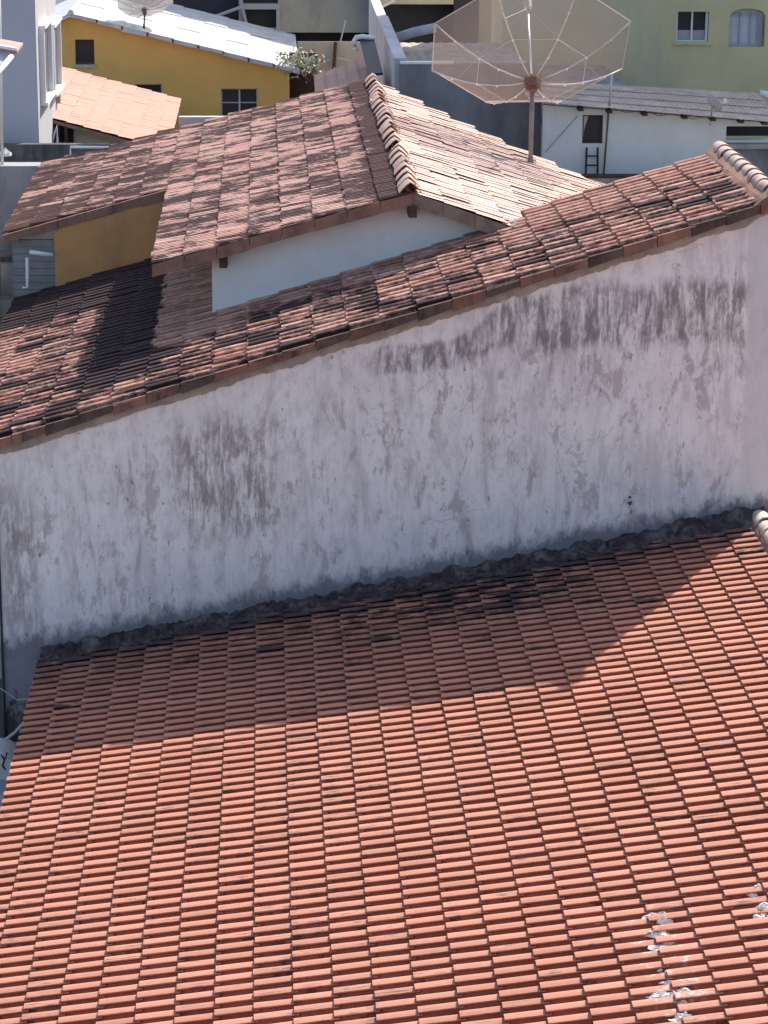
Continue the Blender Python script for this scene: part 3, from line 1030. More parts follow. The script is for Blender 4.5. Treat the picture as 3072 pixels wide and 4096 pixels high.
hub = np.array([4.402, 43.2, 9.547])
base = np.array([4.405, 43.2, z3(4.405) + .03])
dish('mesh_dish', 'large octagonal see-through mesh dish on a rusty mast on the tiled roof', hub, base,
     (0.0, .656, .755), 1.726, .685, M['wire'], M['galv'], M['mast'], 1.44, .13, .0125, rot=-.02, mast_r=.038)

# ================================================================== raw grey building behind the dish
gb = thing('rendered_building', 'dark grey rendered building with a pale parapet behind the mesh dish', 'building', (4.2, 57, 0))
XG = 2.69
MB().box(XG, 5.50, 52.0, 52.2, 0, 8.86).build('front_wall', M['greypl'], gb)
MB().box(XG, 3.75, 51.99, 52.22, 8.862, 8.90).build('coping', M['white'], gb)  # white strip; its colour stands for sunlight along the wall's top edge
zt = lambda y: 8.90 + (y - 52.2) * .015
MB().hexa([(XG - .10, 52.2, 0), (XG + .12, 52.2, 0), (XG + .12, 65, 0), (XG - .10, 65, 0), (XG - .10, 52.2, 8.92), (XG + .12, 52.2, 8.92), (XG + .12, 65, 9.10), (XG - .10, 65, 9.10)]).build('parapet', M['greylt'], gb)
MB().hexa([(XG - .11, 52.19, 8.923), (XG + .13, 52.19, 8.923), (XG + .13, 60, 9.03), (XG - .11, 60, 9.03), (XG - .11, 52.19, 8.96), (XG + .13, 52.19, 8.96), (XG + .13, 60, 9.07), (XG - .11, 60, 9.07)]).build('coping', M['greylt'], gb)
MB().box(XG + .13, 8.0, 52.3, 66, 7.6, 7.75).build('flat_roof', M['conc'], gb)
for k in range(7):                                    # fibre sheets stepped over the roof
    y = 54.0 + k * 1.15
    mbs = MB()
    n = 26
    v, f = [], []
    for q in range(n + 1):
        x = 2.85 + q * .11
        zz = 8.22 - .02 * k + .010 * math.cos(q * math.pi)
        v += [(x, y, zz), (x, y + 1.25, zz + .16)]
    for q in range(n):
        f.append((q * 2, q * 2 + 2, q * 2 + 3, q * 2 + 1))
    mbs.poly(v, f).build('roof_sheet', M['fibre'], gb)
t_ = at(1560, 160, 60)
t2 = at(1745, 110, 60)
tag(MB().tube([t_, (t_ + t2) / 2 + (0, 0, .03), t2], .11, 10).build('rolled_sheet', M['greylt'], None, True), 'pale rolled sheet lying on the roof behind the grey parapet', 'rolled sheet')
tag(MB().quad(at(1440, 168, 56) + (0, 0, 0), at(1497, 165, 56), at(1532, 300, 53.4), at(1475, 305, 53.4), .05).build('navy_shade', M['navy']), 'shaded side face beside the pale parapet wall, its shade painted navy', 'sheet')  # navy quad stands for the shadowed side wall of a lower building
pp = [at(1500, 155, 56), at(1450, 146, 56), at(1425, 150, 56), at(1417, 165, 56), at(1420, 190, 56), at(1428, 205, 56)]
tag(MB().tube(pp, .055, 10).build('vent_pipe', M['pvc'], None, True), 'white plastic pipe with a hooked end beside the pale parapet', 'pipe')

# ================================================================== white house with the small window, right
wh = thing('low_white_house', 'low white house with a grey sheet roof and one small dark window', 'house', (7.6, 54, 0))
p0 = at(2170, 412, 51)
hx0, hx1 = at(2330, 500, 51)[0], at(2412, 500, 51)[0]
hz0, hz1 = at(2370, 574, 51)[2], at(2370, 460, 51)[2]
ax0 = at(2905, 530, 51)[0]
az0, az1 = at(2905, 556, 51)[2], at(2905, 505, 51)[2]
ztop = lambda x: 8.19 - .078 * (x - 5.4)
mb = MB()
wall_xz(mb, 5.43, 11.5, 0, ztop, 51.0, .2, holes=[(hx0, hx1, hz0, hz1), (ax0, 11.4, az0 - .02, az1)])
mb.build('wall', M['white'], wh)
wf = MB()
wf.box(hx0, hx0 + .03, 51.06, 51.12, hz0, hz1).box(hx1 - .03, hx1, 51.06, 51.12, hz0, hz1).box(hx0 + .03, hx1 - .03, 51.06, 51.12, hz0, hz0 + .03).box(hx0 + .03, hx1 - .03, 51.06, 51.12, hz1 - .03, hz1)
fr = wf.build('window', M['wood'], wh)
MB().box(hx0 + .03, hx1 - .03, 51.13, 51.15, hz0 + .03, hz1 - .03).build('pane', M['glass'], fr)
MB().poly([(hx0 + .03, 51.08, hz1 - .03), (hx0 + .12, 51.08, hz1 - .03), (hx0 + .045, 51.09, hz0 + .25), (hx0 + .03, 51.09, hz0 + .03)], [(0, 3, 2, 1)]).build('curtain', M['curtain'], fr)
MB().box(ax0, 11.4, 51.6, 51.65, az0 - .02, az1).build('opening_panel', M['navy'], wh)  # navy board set back in the hole stands for the opening's shade
MB().box(ax0 - .05, 11.4, 50.75, 51.0, az0 - .16, az0 - .07).build('ledge', M['conc'], wh)
MB().box(ax0 - .02, 11.4, 50.85, 51.0, az0 - .9, az0 - .17).build('low_wall', M['greypl'], wh)
za, zb, zc_, zd = at(2120, 408, 50.6), at(3140, 497, 50.6), at(3140, 372, 53.6), at(2050, 318, 53.6)
zd[0] = za[0]
zc_[0] = zb[0]
rows, colsn = 4, 7
for r in range(rows):
    for c in range(colsn):
        def Q(a, b):
            return (np.array(za) * (1 - a) + np.array(zb) * a) * (1 - b) + (np.array(zd) * (1 - a) + np.array(zc_) * a) * b
        v, f = [], []
        n = 14
        for q in range(n + 1):
            a = (c + q / n) / colsn
            for bb, lf in ((r / rows - .02 * (r > 0), .035), ((r + 1) / rows, .0)):
                p = Q(a, bb)
                v.append((p[0], p[1], p[2] + lf * .6 + .005 * math.cos(q * math.pi)))
        for q in range(n):
            f.append((q * 2, q * 2 + 2, q * 2 + 3, q * 2 + 1))
        MB().poly(v, f).build('roof_sheet', M['fibre'], wh)
for px in (2320, 2435, 2575, 2735, 2848, 2960, 3055):   # rafter tips under the eave
    p = at(px, 430 + (px - 2320) * .075, 50.9)
    MB().box(p[0] - .05, p[0] + .05, 50.72, 51.0, p[2] - .05, p[2] + .02).build('rafter_end', M['wood'], wh)
a, b = at(2436, 425, 50.93), at(2413, 720, 50.93)
MB().tube([a, b], .018, 8).build('drain_pipe', M['rust'], wh, True)
a, b = at(2448, 290, 50.5), at(2437, 425, 50.5)
MB().tube([b, a], .022, 8).build('roof_pole', M['galv'], wh, True)
a, b = at(2180, 610, 50.97), at(2310, 465, 50.97)
MB().tube([a, b], .005, 5).build('cable', M['cable'], wh)
cc = [at(2440 + 66 * k, 428 + 6 * k + (18 if k % 2 else 0), 50.9) for k in range(7)]
MB().tube(cc, .007, 5).build('cable', M['greypl'], wh)
ld = thing('ladder', 'short dark ladder standing against the white wall below the window', 'ladder', tuple(at(2385, 712, 50.9)))
la, lb, lc, ldp = at(2342, 712, 50.9), at(2347, 590, 50.9), at(2390, 712, 50.9), at(2391, 590, 50.9)
MB().tube([la, lb], .022, 6).build('rail', M['cable'], ld)
MB().tube([lc, ldp], .022, 6).build('rail', M['cable'], ld)
for q in (.12, .42, .72):
    MB().tube([la + (lb - la) * q, lc + (ldp - lc) * q], .016, 6).build('rung', M['cable'], ld)
lw = MB().box(5.6, 9.2, 50.2, 50.4, 0, at(2600, 712, 50.2)[2]).build('brown_wall', M['mortar'])
tag(lw, 'low brown wall below the ladder and white house', 'wall')
tag(MB().box(5.6, 9.2, 50.18, 50.42, at(2600, 712, 50.2)[2] + .003, at(2600, 706, 50.2)[2] + .02).build('wall_cap', M['wood'], lw), None)

# small offset dish on the eave
sb = at(2840, 500, 50.8)
od = thing('offset_dish', 'small grey offset dish on a bracket at the eave of the white house', 'satellite dish', tuple(sb))
c0 = at(2857, 412, 50.5)
ax = np.array([.62, .50, .60])
ax /= np.linalg.norm(ax)
uu = np.cross(ax, (0, 0, 1.0))
uu /= np.linalg.norm(uu)
vv = np.cross(ax, uu)
v, f = [c0 - ax * .05], []
for k in range(1, 4):
    for q in range(14):
        a = 2 * math.pi * q / 14
        rr = .19 * k / 3
        v.append(c0 + ax * (.05 * (k / 3) ** 2 - .05) + uu * rr * math.cos(a) * .9 + vv * rr * math.sin(a) * 1.1)
for q in range(14):
    q1 = (q + 1) % 14
    f.append((0, 1 + q, 1 + q1))
    for k in range(2):
        f.append((1 + k * 14 + q, 1 + (k + 1) * 14 + q, 1 + (k + 1) * 14 + q1, 1 + k * 14 + q1))
MB().poly(v, f).build('reflector', M['greylt'], od, True)
MB().tube([sb, sb + (.02, .02, .12), c0 - ax * .06], .022, 7).build('bracket', M['galv'], od)
fp = at(2900, 405, 50.3)
MB().tube([c0 - vv * .18, fp], .010, 5).build('feed_arm', M['galv'], od)
MB().box(fp[0] - .03, fp[0] + .03, fp[1] - .03, fp[1] + .03, fp[2] - .03, fp[2] + .05).build('feed_horn', M['white_clean'], od)
a, b = at(3040, 374, 53.5), at(3100, 388, 53.5)
tag(MB().tube([a, b], .08, 10).build('ridge_pipe', M['pvc'], None, True), 'short white pipe end lying on the grey sheet roof', 'pipe')

# ================================================================== olive building
ob_ = thing('olive_building', 'pale olive building with a two-pane window beside an arched window', 'building', (9, 64, 0))
YO = 62.0
wx0, wx1 = at(2706, 100, YO)[0], at(2835, 100, YO)[0]
wz0, wz1 = at(2770, 167, YO)[2], at(2770, 47, YO)[2]
bx0, bx1 = at(2917, 120, YO)[0], at(3060, 120, YO)[0]
bz0, bz1, bzm = at(2990, 188, YO)[2], at(2990, 34, YO)[2], at(2990, 62, YO)[2]
mb = MB()
wall_xz(mb, 5.6, 20, 0, lambda x: 22.0, YO, .3, holes=[(wx0, wx1, wz0, wz1), (bx0, bx1, bz0, bz1)])
# arch spandrels inside the hole
n = 10
xc, hw_ = (bx0 + bx1) / 2, (bx1 - bx0) / 2
for k in range(n):
    xa, xb = bx0 + 2 * hw_ * k / n, bx0 + 2 * hw_ * (k + 1) / n
    za_ = bzm + (bz1 - bzm) * math.sqrt(max(0, 1 - ((xa - xc) / hw_) ** 2))
    zb_ = bzm + (bz1 - bzm) * math.sqrt(max(0, 1 - ((xb - xc) / hw_) ** 2))
    mb.hexa([(xa, YO + .001, za_ - .002), (xb, YO + .001, zb_ - .002), (xb, YO + .29, zb_ - .002), (xa, YO + .29, za_ - .002), (xa, YO + .001, bz1), (xb, YO + .001, bz1), (xb, YO + .29, bz1), (xa, YO + .29, bz1)])
mb.box(5.6, 20, YO + .3, 65, 0, 22.0)  # height and right end beyond view enlarged to shade the grey sheet roof
mb.build('wall', M['olive'], ob_)
fr = MB()
xm = (wx0 + wx1) / 2
fr.box(xm - .02, xm + .02, YO + .10, YO + .16, wz0, wz1).box(wx1 - .06, wx1 - .015, YO + .06, YO + .16, wz0, wz1).box(wx0, wx0 + .04, YO + .08, YO + .16, wz0, wz1).box(wx0 + .04, xm - .02, YO + .10, YO + .15, wz0, wz0 + .03).box(xm + .02, wx1 - .06, YO + .10, YO + .15, wz0, wz0 + .03)
fr = fr.build('window', M['white'], ob_)
zm = wz0 + (wz1 - wz0) * .37
for (a, b) in ((wx0 + .04, xm - .02), (xm + .02, wx1 - .06)):
    MB().box(a, b, YO + .17, YO + .19, zm, wz1).build('pane', M['glass'], fr)
    MB().box(a, b, YO + .165, YO + .19, wz0 + .03, zm - .002).build('frosted_pane', M['glassgrey'], fr)
MB().box(wx0 - .05, wx1 + .05, YO - .06, YO, wz0 - .07, wz0 - .01).build('sill', M['olive'], fr)
ar = MB()
ar.box(bx0, bx1, YO + .20, YO + .24, bz0, bz1)
ar = ar.build('arched_window', M['curtain'], ob_)
MB().box(bx0 + .0, bx0 + .03, YO + .12, YO + .20, bz0, bzm).box(bx1 - .15, bx1 - .12, YO + .12, YO + .20, bz0, bzm).box(bx0 + .03, bx1 - .15, YO + .12, YO + .19, bz0, bz0 + .05).build('frame', M['glassgrey'], ar)
arc = [(xc - hw_ * math.cos(math.pi * k / 12) * .97, YO + .17, bzm + (bz1 - bzm) * math.sin(math.pi * k / 12) * .93) for k in range(13)]
MB().tube([(bx0 + .02, YO + .17, bz0)] + arc + [(bx1 - .02, YO + .17, bz0)], .022, 6).build('arch_frame', M['glassgrey'], ar)
for q in (.33, .62):
    MB().box(bx0 + (bx1 - bx0) * q - .012, bx0 + (bx1 - bx0) * q + .012, YO + .15, YO + .195, bz0 + .05, bzm + .06).build('mullion', M['bluegrey'], ar)
MB().box(bx0 + .03, bx1 - .16, YO + .15, YO + .195, bzm - .01, bzm + .02).build('transom', M['bluegrey'], ar)

# ================================================================== upper background
ub = thing('upper_house', 'big weathered grey house at the top with a barred blue-grey window', 'house', (1.0, 75, 0))
YU = 77.0
mb = MB()
xa, xb = at(690, 60, YU)[0], at(1492, 60, YU)[0]
gx0, gx1 = at(972, 60, YU)[0], at(1112, 60, YU)[0]
gz0, gz1 = at(1040, 112, YU)[2], at(1040, 38, YU)[2]
g2, g3 = at(1040, 14, YU)[2], 9.6
wall_xz(mb, at(955, 60, YU)[0], xb, at(1200, 130, YU)[2], lambda x: 15.6, YU, .3, holes=[(gx0, gx1, gz0, gz1), (gx0, gx1, g2, g3)])
mb.build('wall', M['greywarm'], ub)
MB().box(gx0, gx1, YU + .2, YU + .25, gz0, g3).build('window', M['glass'], ub)
MB().box(gx0 - .06, gx1 + .06, YU - .06, YU - .002, gz1 + .01, g2 - .01).build('lintel', M['bluegrey'], ub)
MB().box(gx1 - .05, gx1 + .06, YU - .08, YU - .002, gz0 - .05, gz1).build('opening_panel', M['bluegrey'], ub)
MB().box(xa, at(954, 60, YU)[0], YU + .6, YU + .8, 0, 15.6).build('shaded_wall', M['navy'], ub)  # wall in shade; the shade is put into its navy colour
MB().box(at(954, 60, YU)[0], xb, YU + .7, YU + 1.0, 0, at(1200, 129, YU)[2]).build('shade_gap', M['dark'], ub)  # near-black box stands for the shadow strip below the wall
MB().box(xa, xb + 5.5, YU + 1.0, 84, 0, 16.3).build('shading_body', M['greywarm'], ub)  # hidden block widened and raised to cast shade on the white sheet roof
a, b = at(848, 70, YU - .6), at(965, 28, YU - .6)
MB().tube([a, b], .05, 6).build('brace', M['bluegrey'], ub)
a, b = at(962, 0, YU - .1), at(985, 95, YU - .1)
MB().tube([a, b], .05, 6).build('brace', M['bluegrey'], ub)
# dark gap house with a cream storey, centre top
cb = thing('cream_house', 'cream wall edge above a deep dark recess at the top centre', 'house', (4.5, 74, 0))
xa, xb = at(1500, 60, 75)[0], at(1830, 60, 75)[0]
MB().box(xa, at(1812, 10, 75)[0], 74.8, 75.6, at(1650, 17, 74.8)[2], 13.4).build('wall', M['beige'], cb)  # unseen top raised for the shadow it throws on the yellow house roof
MB().box(xa, xb + .4, 76.0, 76.3, 0, 14.3).build('recess', M['navy'], cb)  # void in shadow, its darkness painted as navy walls
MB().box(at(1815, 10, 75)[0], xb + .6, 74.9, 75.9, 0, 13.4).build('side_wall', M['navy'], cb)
a, b = at(1505, 38, 73), at(1580, 2, 73)
MB().tube([a, b], .04, 6).build('brace', M['white'], cb)
# beige yard wall with a dark post
yw = thing('yard_wall', 'low beige wall behind the vine with a dark upright post', 'wall', (2.3, 70.5, 0))
xa, xb = at(1190, 200, 70)[0], at(1480, 200, 70)[0]
MB().box(xa, xb, 70, 70.2, 0, at(1300, 168, 70)[2]).build('wall', M['greywarm'], yw)
a, b = at(1342, 168, 69.9), at(1335, 275, 69.9)
MB().tube([b, a], .045, 8).build('post', M['wood'], yw)
a, b = at(1350, 232, 69.5), at(1440, 252, 69.5)
MB().tube([a, b], .02, 6).build('rail', M['greylt'], yw)
a, b = at(1362, 165, 72), at(1382, 80, 72)
MB().tube([a, b], .02, 5).build('antenna', M['greylt'], yw)
# small pink roof behind the gabled house
pr = thing('pink_roof_shed', 'small dusty pink tiled roof half in shade behind the gabled house', 'shed', (2.0, 55, 0))
MB().quad(at(1262, 395, 53), at(1490, 330, 53), at(1460, 232, 57), at(1255, 300, 57), .06).build('roof', M['pink'], pr)
a, b, c, d = at(1262, 395, 53), at(1490, 330, 53), at(1460, 232, 57), at(1255, 300, 57)
for k in range(1, 5):
    q = k / 5
    p, p2_ = a + (b - a) * q, d + (c - d) * q
    MB().tube([p + (0, 0, .012), p2_ + (0, 0, .012)], .02, 5).build('tile_course', M['pink'], pr)
MB().box(a[0] + .1, b[0] - .1, 53.2, 56.5, 0, a[2] - .1).build('wall', M['greywarm'], pr)

# ================================================================== yellow house
yh = thing('yellow_house', 'yellow house with a low whitewashed sheet roof', 'house', (-2, 64, 0))
YY = 64.0
ra, rb_ = at(285, 58, YY), at(1172, 278, YY)
ms = (rb_[2] - ra[2]) / (rb_[0] - ra[0])
zroof = lambda x: ra[2] + ms * (x - ra[0]) if x > ra[0] else ra[2] - .45 * (ra[0] - x)
xl, xr = at(150, 300, YY)[0], at(1158, 400, YY)[0]
wu = [at(300, 158, YY), at(376, 158, YY), at(300, 258, YY)]
wl = [at(884, 354, YY), at(1031, 354, YY), at(884, 470, YY)]
wm = [at(540, 336, YY), at(648, 336, YY), at(540, 420, YY)]
hol = [(w_[0][0], w_[1][0], w_[2][2], w_[0][2]) for w_ in (wu, wl, wm)]
mb = MB()
wall_xz(mb, xl, xr, 0, lambda x: zroof(x) - .05, YY, .2, holes=hol, extra=[ra[0]])
mb.build('wall', M['yellow'], yh)
MB().box(xr - .2, xr, YY + .2, YY + 6, 0, zroof(xr) - .05).build('side_wall', M['yellow'], yh)
for k, (x0, x1, z0, z1_) in enumerate(hol):
    fr = MB().box(x0, x0 + .03, YY + .08, YY + .14, z0, z1_).box(x1 - .03, x1, YY + .08, YY + .14, z0, z1_).box(x0 + .03, x1 - .03, YY + .08, YY + .14, z1_ - .03, z1_).box(x0 + .03, x1 - .03, YY + .08, YY + .14, z0, z0 + .03)
    if k == 1:
        xm = (x0 + x1) / 2
        fr.box(xm - .02, xm + .02, YY + .06, YY + .15, z0 + .03, z1_ - .03)
        fr.box(x0 + .03, xm - .02, YY + .09, YY + .13, (z0 + z1_) / 2 - .012, (z0 + z1_) / 2 + .012).box(xm + .02, x1 - .03, YY + .09, YY + .13, (z0 + z1_) / 2 - .012, (z0 + z1_) / 2 + .012)
    w_ = fr.build('window', M['greylt'] if k else M['wood'], yh)
    MB().box(x0 + .03, x1 - .03, YY + .15, YY + .17, z0 + .03, z1_ - .03).build('pane', M['glass'], w_)
    MB().box(x0 - .03, x1 + .03, YY - .05, YY + .07, z0 - .07, z0 - .005).build('sill', M['greylt'] if k == 0 else M['yellow'], w_)
# roof sheets of the right slope, running back from the front edge
nx = 9
for k in range(nx):
    x0 = ra[0] + (rb_[0] + .12 - ra[0]) * k / nx
    x1 = ra[0] + (rb_[0] + .12 - ra[0]) * (k + 1) / nx + .04
    for r in range(3):
        y0, y1 = YY - .35 + r * 2.87, YY - .35 + (r + 1) * 2.87 + .05
        lift = .012 * (nx - k) / nx + .006 * ((r + k) % 2)
        v, f = [], []
        n = 10
        for q in range(n + 1):
            a = y0 + (y1 - y0) * q / n
            w_ = .018 * math.cos(q * math.pi)
            v += [(x0, a, zroof(x0) + .03 + lift + w_), (x1, a, zroof(x1) + .03 + lift + w_ + .012)]
        for q in range(n):
            f.append((q * 2, q * 2 + 1, q * 2 + 3, q * 2 + 2))
        # thickness at the front edge
        b = len(v)
        if r == 0:
            v += [(x0, y0, zroof(x0) - .04 + rng.normal(0, .012)), (x1, y0, zroof(x1) - .03 + rng.normal(0, .012))]
            f.append((0, b, b + 1, 1))
        MB().poly(v, f).build('roof_sheet', M['whiteroof'], yh)
MB().quad((ra[0] - 1.6, YY - .35, zroof(ra[0] - 1.6) + .05), (ra[0] + .02, YY - .35, ra[2] + .07), (ra[0] + .02, YY + 8.2, ra[2] + .07), (ra[0] - 1.6, YY + 8.2, zroof(ra[0] - 1.6) + .05), .05).build('roof_sheet', M['whiteroof'], yh)
MB().tube([(ra[0] + .02, YY - .38, ra[2] + .08), (ra[0] + .02, YY + 8.2, ra[2] + .08)], .07, 8).build('ridge_cap', M['whiteroof'], yh)
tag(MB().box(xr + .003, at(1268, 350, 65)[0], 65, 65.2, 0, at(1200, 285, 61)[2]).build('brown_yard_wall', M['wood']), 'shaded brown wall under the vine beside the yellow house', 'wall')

hb = at(577, 38, 64.5)
bs = at(576, 120, 64.5)
dish('pale_mesh_dish', 'small pale mesh dish on a thin dark mast on the white roof', hb, np.array([bs[0], 64.5, zroof(bs[0]) + .05]), (-.10, .62, .78), .64, .22, M['wirelt'], M['galv'], M['rust'], 0, .05, .008, nrib=12, mast_r=.02)

# vine spilling over the right eave of the yellow house
vn = thing('vine', 'pale dusty vine spilling over the right corner of the white sheet roof', 'plant', tuple(at(1230, 330, 64.2)))
vl = [MB(), MB()]
for k in range(520):
    tq = rng.beta(1.6, 2.0)
    px = 1110 + 200 * tq + rng.normal(0, 12)
    py = 268 - 18 * math.sin(tq * 3.1) + rng.normal(0, 24) + 34 * max(0, tq - .5)
    c = at(px, py, 64.0 + rng.normal(0, .25))
    s = rng.uniform(.035, .075)
    a = rng.normal(0, 1, 3)
    a /= np.linalg.norm(a)
    b = np.cross(a, rng.normal(0, 1, 3))
    b /= np.linalg.norm(b)
    vl[int(rng.random() < .55)].poly([c - a * s, c - b * s * .5, c + a * s, c + b * s * .5], [(0, 1, 2, 3)])
vl[0].build('foliage', M['leaf'], vn, kind='stuff')
vl[1].build('pale_foliage', M['leaflt'], vn, kind='stuff')
for k in range(7):
    a = at(1240, 330, 64.1)
    b = at(1130 + 28 * k, 240 + rng.normal(0, 10), 64.0)
    MB().tube([a, (a + b) / 2 + (0, 0, .06), b], .010, 5, .004).build('stem', M['stem'], vn)

# ================================================================== left: pale block, salmon lean-to
lb_ = thing('pale_block', 'tall pale blue-grey house block with two tall white-framed side windows', 'building', (-5, 49, 0))
YB = 50.6
XB = float(at(146, 300, YB)[0])
YB2 = 53.2
for yy in np.linspace(YB + .2, 70, 400):
    q = np.array([XB, yy, 9.3]) - CAMP
    if 1536 + F_PX * (q @ RT) / (q @ fw) > 222:
        YB2 = float(yy)
        break
MB().box(XB - 4, XB, YB, YB2, 0, 13.5).build('wall', M['bluegrey'], lb_)  # front wall's blue-grey has its shade tint mixed into the colour
MB().box(XB + .001, XB + .012, YB + .002, YB2, 0, 13.5).build('side_render', M['sidegrey'], lb_)
span = YB2 - YB
for (f0, f1, z0, z1_) in ((.12, .50, float(at(150, 425, YB)[2]), float(at(150, 130, YB)[2])), (.60, .97, float(at(195, 330, YB2)[2]), float(at(195, 75, YB2)[2]))):
    y0, y1 = YB + span * f0, YB + span * f1
    fr = MB().box(XB + .013, XB + .12, y0, y0 + .07, z0, z1_).box(XB + .013, XB + .12, y1 - .07, y1, z0, z1_).box(XB + .013, XB + .15, y0, y1, z1_ + .002, z1_ + .07)
    w_ = fr.build('window', M['white_clean'], lb_)
    MB().box(XB + .013, XB + .03, y0 + .072, y1 - .072, z0 + .002, z1_ - .002).build('pane', M['glassdk'], w_)
    MB().box(XB + .013, XB + .16, y0 - .04, y1 + .04, z0 - .06, z0 - .002).build('sill', M['white_clean'], w_)
MB().box(XB + .013, XB + .10, YB2 - .6, YB2 - .25, float(at(205, 400, YB2)[2]), float(at(205, 345, YB2)[2])).build('meter_box', M['mortar'], lb_)
a = at(158, 440, 45)
tag(MB().tube([at(176, 432, 53.9), at(158, 445, 53.8), at(160, 462, 53.8)], .045, 8).build('gutter_elbow', M['white_clean'], None, True), 'white gutter elbow at the lower corner of the salmon roof', 'gutter')

so = thing('salmon_roof_house', 'lean-to house with a smooth pale salmon tile roof', 'house', (-3.2, 55, 0))
sl_a, sl_b = at(160, 462, 54), at(545, 566, 54)
ms2 = (sl_b[2] - sl_a[2]) / (sl_b[0] - sl_a[0])
bso = math.atan(ms2)
nn = np.array([-math.sin(bso), 0, math.cos(bso)])
dd = float(nn @ sl_a)
c1, c2 = on(230, 265, nn, dd), on(728, 385, nn, dd)
YS1 = float((c1[1] + c2[1]) / 2)
xs0, xs1 = sl_a[0] - .25, float(c2[0])
zs = lambda x: sl_a[2] + ms2 * (x - sl_a[0])
MB().quad((xs0, 54, zs(xs0) - .01), (xs1, 54, zs(xs1) - .01), (xs1, YS1, zs(xs1) - .01), (xs0, YS1, zs(xs0) - .01), .05).build('roof_deck', M['deck'], so)
PROF_SM = [(0.0, .010), (.05, .004), (.12, .004), (.17, .016), (.24, .024), (.30, .016), (.345, .010)]
ls = .36
pls = []
nc = int((xs1 - xs0) / (ls * math.cos(bso))) + 1
for i in range(nc):
    x = xs1 - i * ls * math.cos(bso)
    for j in range(int((YS1 - 54) / .34)):
        pls.append(np.array([x, 54 + (j + 1) * .34, zs(x) + .0]))
lay_roof(so, pls, bso, PROF_SM, .42, M['orange'], 280, (.004, .002, .001, .004, .006), lift=.022, flip=True)
MB().box(xs0 + .9, xs1 - .2, 54.35, YS1 - .3, 0, zs(xs1) - .1).build('wall', M['beige'], so)
v = [(xs0 + .9, 54.36, 0), (xs1 - .2, 54.36, 0), (xs1 - .2, 54.36, zs(xs1 - .2) - .07), (xs0 + .9, 54.36, zs(xs0 + .9) - .07)]
MB().hexa([v[0], v[1], (v[1][0], 54.34, 0), (v[0][0], 54.34, 0), v[3], v[2], (v[2][0], 54.34, v[2][2]), (v[3][0], 54.34, v[3][2])]).build('gable', M['beige'], so)
for px in (152, 193, 232, 264):
    x = float(at(px, 520, 54.1)[0])
    MB().box(x - .035, x + .035, 54.06, 54.13, 0, zs(x) - .08).build('post', M['wood'], so)
MB().box(xs0, xs0 + .9, 55.4, 55.5, 0, zs(xs0 + .9) - .1).build('back_wall', M['greypl'], so)
MB().quad((xs0, 53.99, zs(xs0) - .09), (xs1, 53.99, zs(xs1) - .09), (xs1, 53.99, zs(xs1) - .02), (xs0, 53.99, zs(xs0) - .02), .02).build('fascia', M['woodlt'], so)
tag(MB().tube([at(205, 575, 53.8), at(228, 505, 53.8), at(230, 575, 53.8)], .03, 6).build('a_frame_prop', M['white'], None), 'white slanting prop between the dark posts under the salmon roof', 'prop')
tag(MB().box(float(at(715, 470, 57)[0]), float(at(905, 470, 57)[0]), 57, 57.2, 0, at(800, 468, 57)[2]).build('white_yard_wall', M['greylt']), 'pale low yard wall between the salmon roof and yellow house', 'wall')

dw = MB().box(-7, at(440, 620, 50)[0], 50, 50.2, 0, at(130, 578, 50)[2]).build('blackened_wall', M['darkconc'])
tag(dw, 'low blackened concrete wall in front of the salmon roof house', 'wall')
tag(MB().box(-7, at(440, 700, 49)[0], 48.9, 49.4, 0, at(130, 664, 48.9)[2]).build('grey_ledge_wall', M['conc']), 'grey concrete ledge in front of the blackened wall', 'wall')
tag(MB().tube([at(283, 640, 49.5), at(282, 588, 49.5), at(440, 590, 49.5)], .026, 8).build('white_rail', M['white_clean'], None, True), 'thin white bent rail in front of the blackened wall', 'rail')
for k, (px, py, r_) in enumerate(((272, 632, .07), (300, 632, .05), (20, 620, .12))):
    c = at(px, py, 49.3 if k < 2 else 49.7)
    v, f = lump(c, r_, r_, r_ * .9, 40 + k)
    tag(MB().poly(v, f).build('plaster_lump', M['pink'] if k < 2 else M['lime']),
        ['pinkish lump at the foot of the thin white rail', 'smaller grey-pink lump just right of the white rail foot', 'pale lump before the blackened wall at the left edge'][k], 'rubble')

# grey shed at the left edge and slatted sheet beside it
gs = thing('small_shed', 'small whitewashed shed with a mouldy flat top at the left edge', 'shed', (-4.4, 43, 0))
cs_ = at(82, 1048, 42.0)
MB().box(-7, cs_[0], 42, 43.6, 0, cs_[2]).build('wall', M['greylt'], gs)
MB().box(-7, cs_[0] + .02, 41.98, 43.62, cs_[2] + .002, cs_[2] + .09).build('flat_roof', M['darkconc'], gs)
MB().box(-7, cs_[0] + .15, 41.5, 41.8, 0, at(20, 1200, 41.5)[2]).build('front_step', M['beige'], gs)
ss = thing('slatted_screen', 'grey slatted sheet between the small shed and the ochre wall', 'screen', (-3.6, 41.45, 0))
for k in range(13):
    z = 5.75 + k * .115
    MB().box(-4.0, -3.32, 41.45 + rng.normal(0, .006), 41.5, z, z + .108).build('slat', M['slat'], ss)
a, b = at(118, 1008, 41.1), at(212, 1021, 41.1)
tag(MB().tube([a, b], .035, 8).build('white_pipe', M['pvc'], None, True), 'white plastic pipe running level to the ochre wall', 'pipe')
a, b = at(108, 1030, 41.1), at(111, 1150, 41.1)
tag(MB().tube([b + (-.08, 0, 0), b, a], .028, 8).build('white_pipe', M['pvc'], None, True), 'white plastic downpipe at the corner of the small shed', 'pipe')
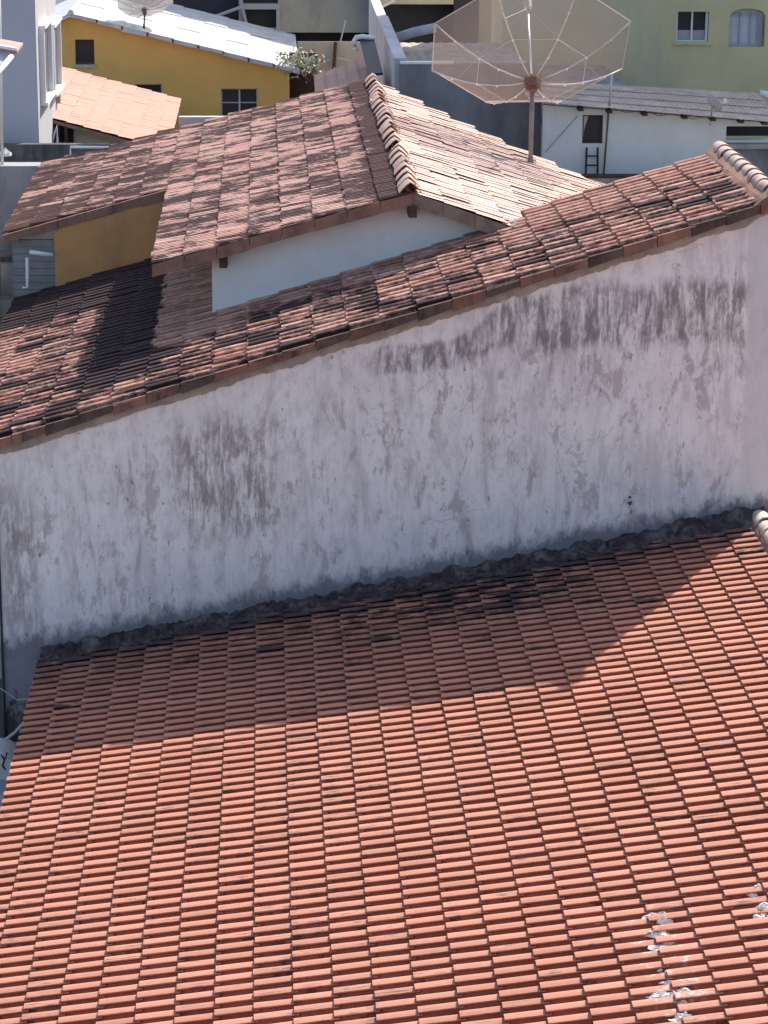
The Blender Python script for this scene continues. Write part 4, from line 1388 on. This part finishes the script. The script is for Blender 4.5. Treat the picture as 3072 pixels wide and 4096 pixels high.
# tall white pole and gutter corner at the left edge
a, b = at(0, -40, 49.1), at(9, 663, 49.1)
tag(MB().tube([b, a + (0, 0, 1)], .028, 8).build('white_pole', M['pvc'], None, True), 'thin tall cream pole at the left edge', 'pole')
ge = thing('corner_eave', 'corner of a tiled eave with white gutter at the left edge', 'roof', tuple(at(0, 230, 41)))
a, b = at(-40, 178, 41), at(70, 198, 41)
MB().quad(a + (0, 0, -.02), b + (0, 0, -.02), b + (.02, .8, .02), a + (.02, .8, .02), .05).build('eave_board', M['pink'], ge)
MB().tube([a + (0, -.02, .0), b + (0, -.02, 0)], .03, 8).build('edge_tile', M['white_clean'], ge)
a, b = at(46, 225, 40.9), at(-40, 330, 39.6)
MB().tube([a, b], .04, 8).build('gutter', M['white_clean'], ge, True)
MB().quad(at(-40, 200, 41.05), at(58, 212, 41.05), at(46, 228, 41), at(-40, 300, 40.4), .03).build('soffit', M['greylt'], ge)

wx = float(at(-45, 250, 41)[0])
MB().hexa([(-9, 41.1, 0), (wx, 41.1, 0), (wx, 41.7, 0), (-9, 41.7, 0), (-9, 41.1, 9.0), (wx, 41.1, 8.72), (wx, 41.7, 8.72), (-9, 41.7, 9.0)]).build('wall', M['greylt'], ge)
ea, eb = at(-40, 178, 41), at(70, 198, 41)
es = (eb - ea) / (eb[0] - ea[0])
e0 = ea + es * (-9.2 - ea[0])
MB().quad(e0 + (0, 0, -.022), ea + (-.003, 0, -.022), ea + (-.003, .8, .02), e0 + (0, .8, .02), .05).build('eave_board', M['pink'], ge)
# gap between the near eave and the stained wall, lower left
tr = MB().box(-8, -2.95, 18, 31.6, 0, 2.50).build('terrace', M['conc'])
tag(tr, 'shaded concrete terrace below the near eave', kind='structure')
c = at(12, 2985, 30.6)
v, f = [], []
n = 10
for yy in (30.3, 30.9):
    for k in range(n + 1):
        a = math.pi * k / n
        v.append((c[0] - .05 + .22 * math.cos(a), yy, 2.62 + .2 * math.sin(a)))
    v += [(c[0] - .27, yy, 2.0), (c[0] + .17, yy, 2.0)]
m_ = n + 3
for k in range(m_):
    k1 = (k + 1) % m_
    f.append((k, k1, m_ + k1, m_ + k))
f += [tuple(range(m_))[::-1], tuple(m_ + k for k in range(m_))]
stb = MB().poly(v, f).build('stub_wall', M['greylt'])
tag(stb, 'small round-topped grey stub wall with black scrawl at the left edge', 'wall')
for k, (pa, pb) in enumerate((((4, 3018), (18, 3040)), ((18, 3040), (10, 3062)), ((28, 3010), (22, 3034)), ((10, 3062), (20, 3078)))):
    MB().tube([at(*pa, 30.29), at(*pb, 30.29)], .010, 5).build('scrawl', M['dark'], stb)
tag(MB().tube([at(18, 2962, 31.5), at(60, 2930, 31.5), at(105, 2880, 31.45)], .022, 6).build('grey_hose', M['greylt'], None, True), 'pale grey hose drooping by the mouldy foot of the stained wall', 'hose')
tag(MB().tube([at(0, 2752, 31.4), at(70, 2800, 31.4), at(110, 2795, 31.4)], .005, 5).build('thin_wire', M['greylt'], None), 'thin pale wire sagging across the left end of the stained wall', 'wire')
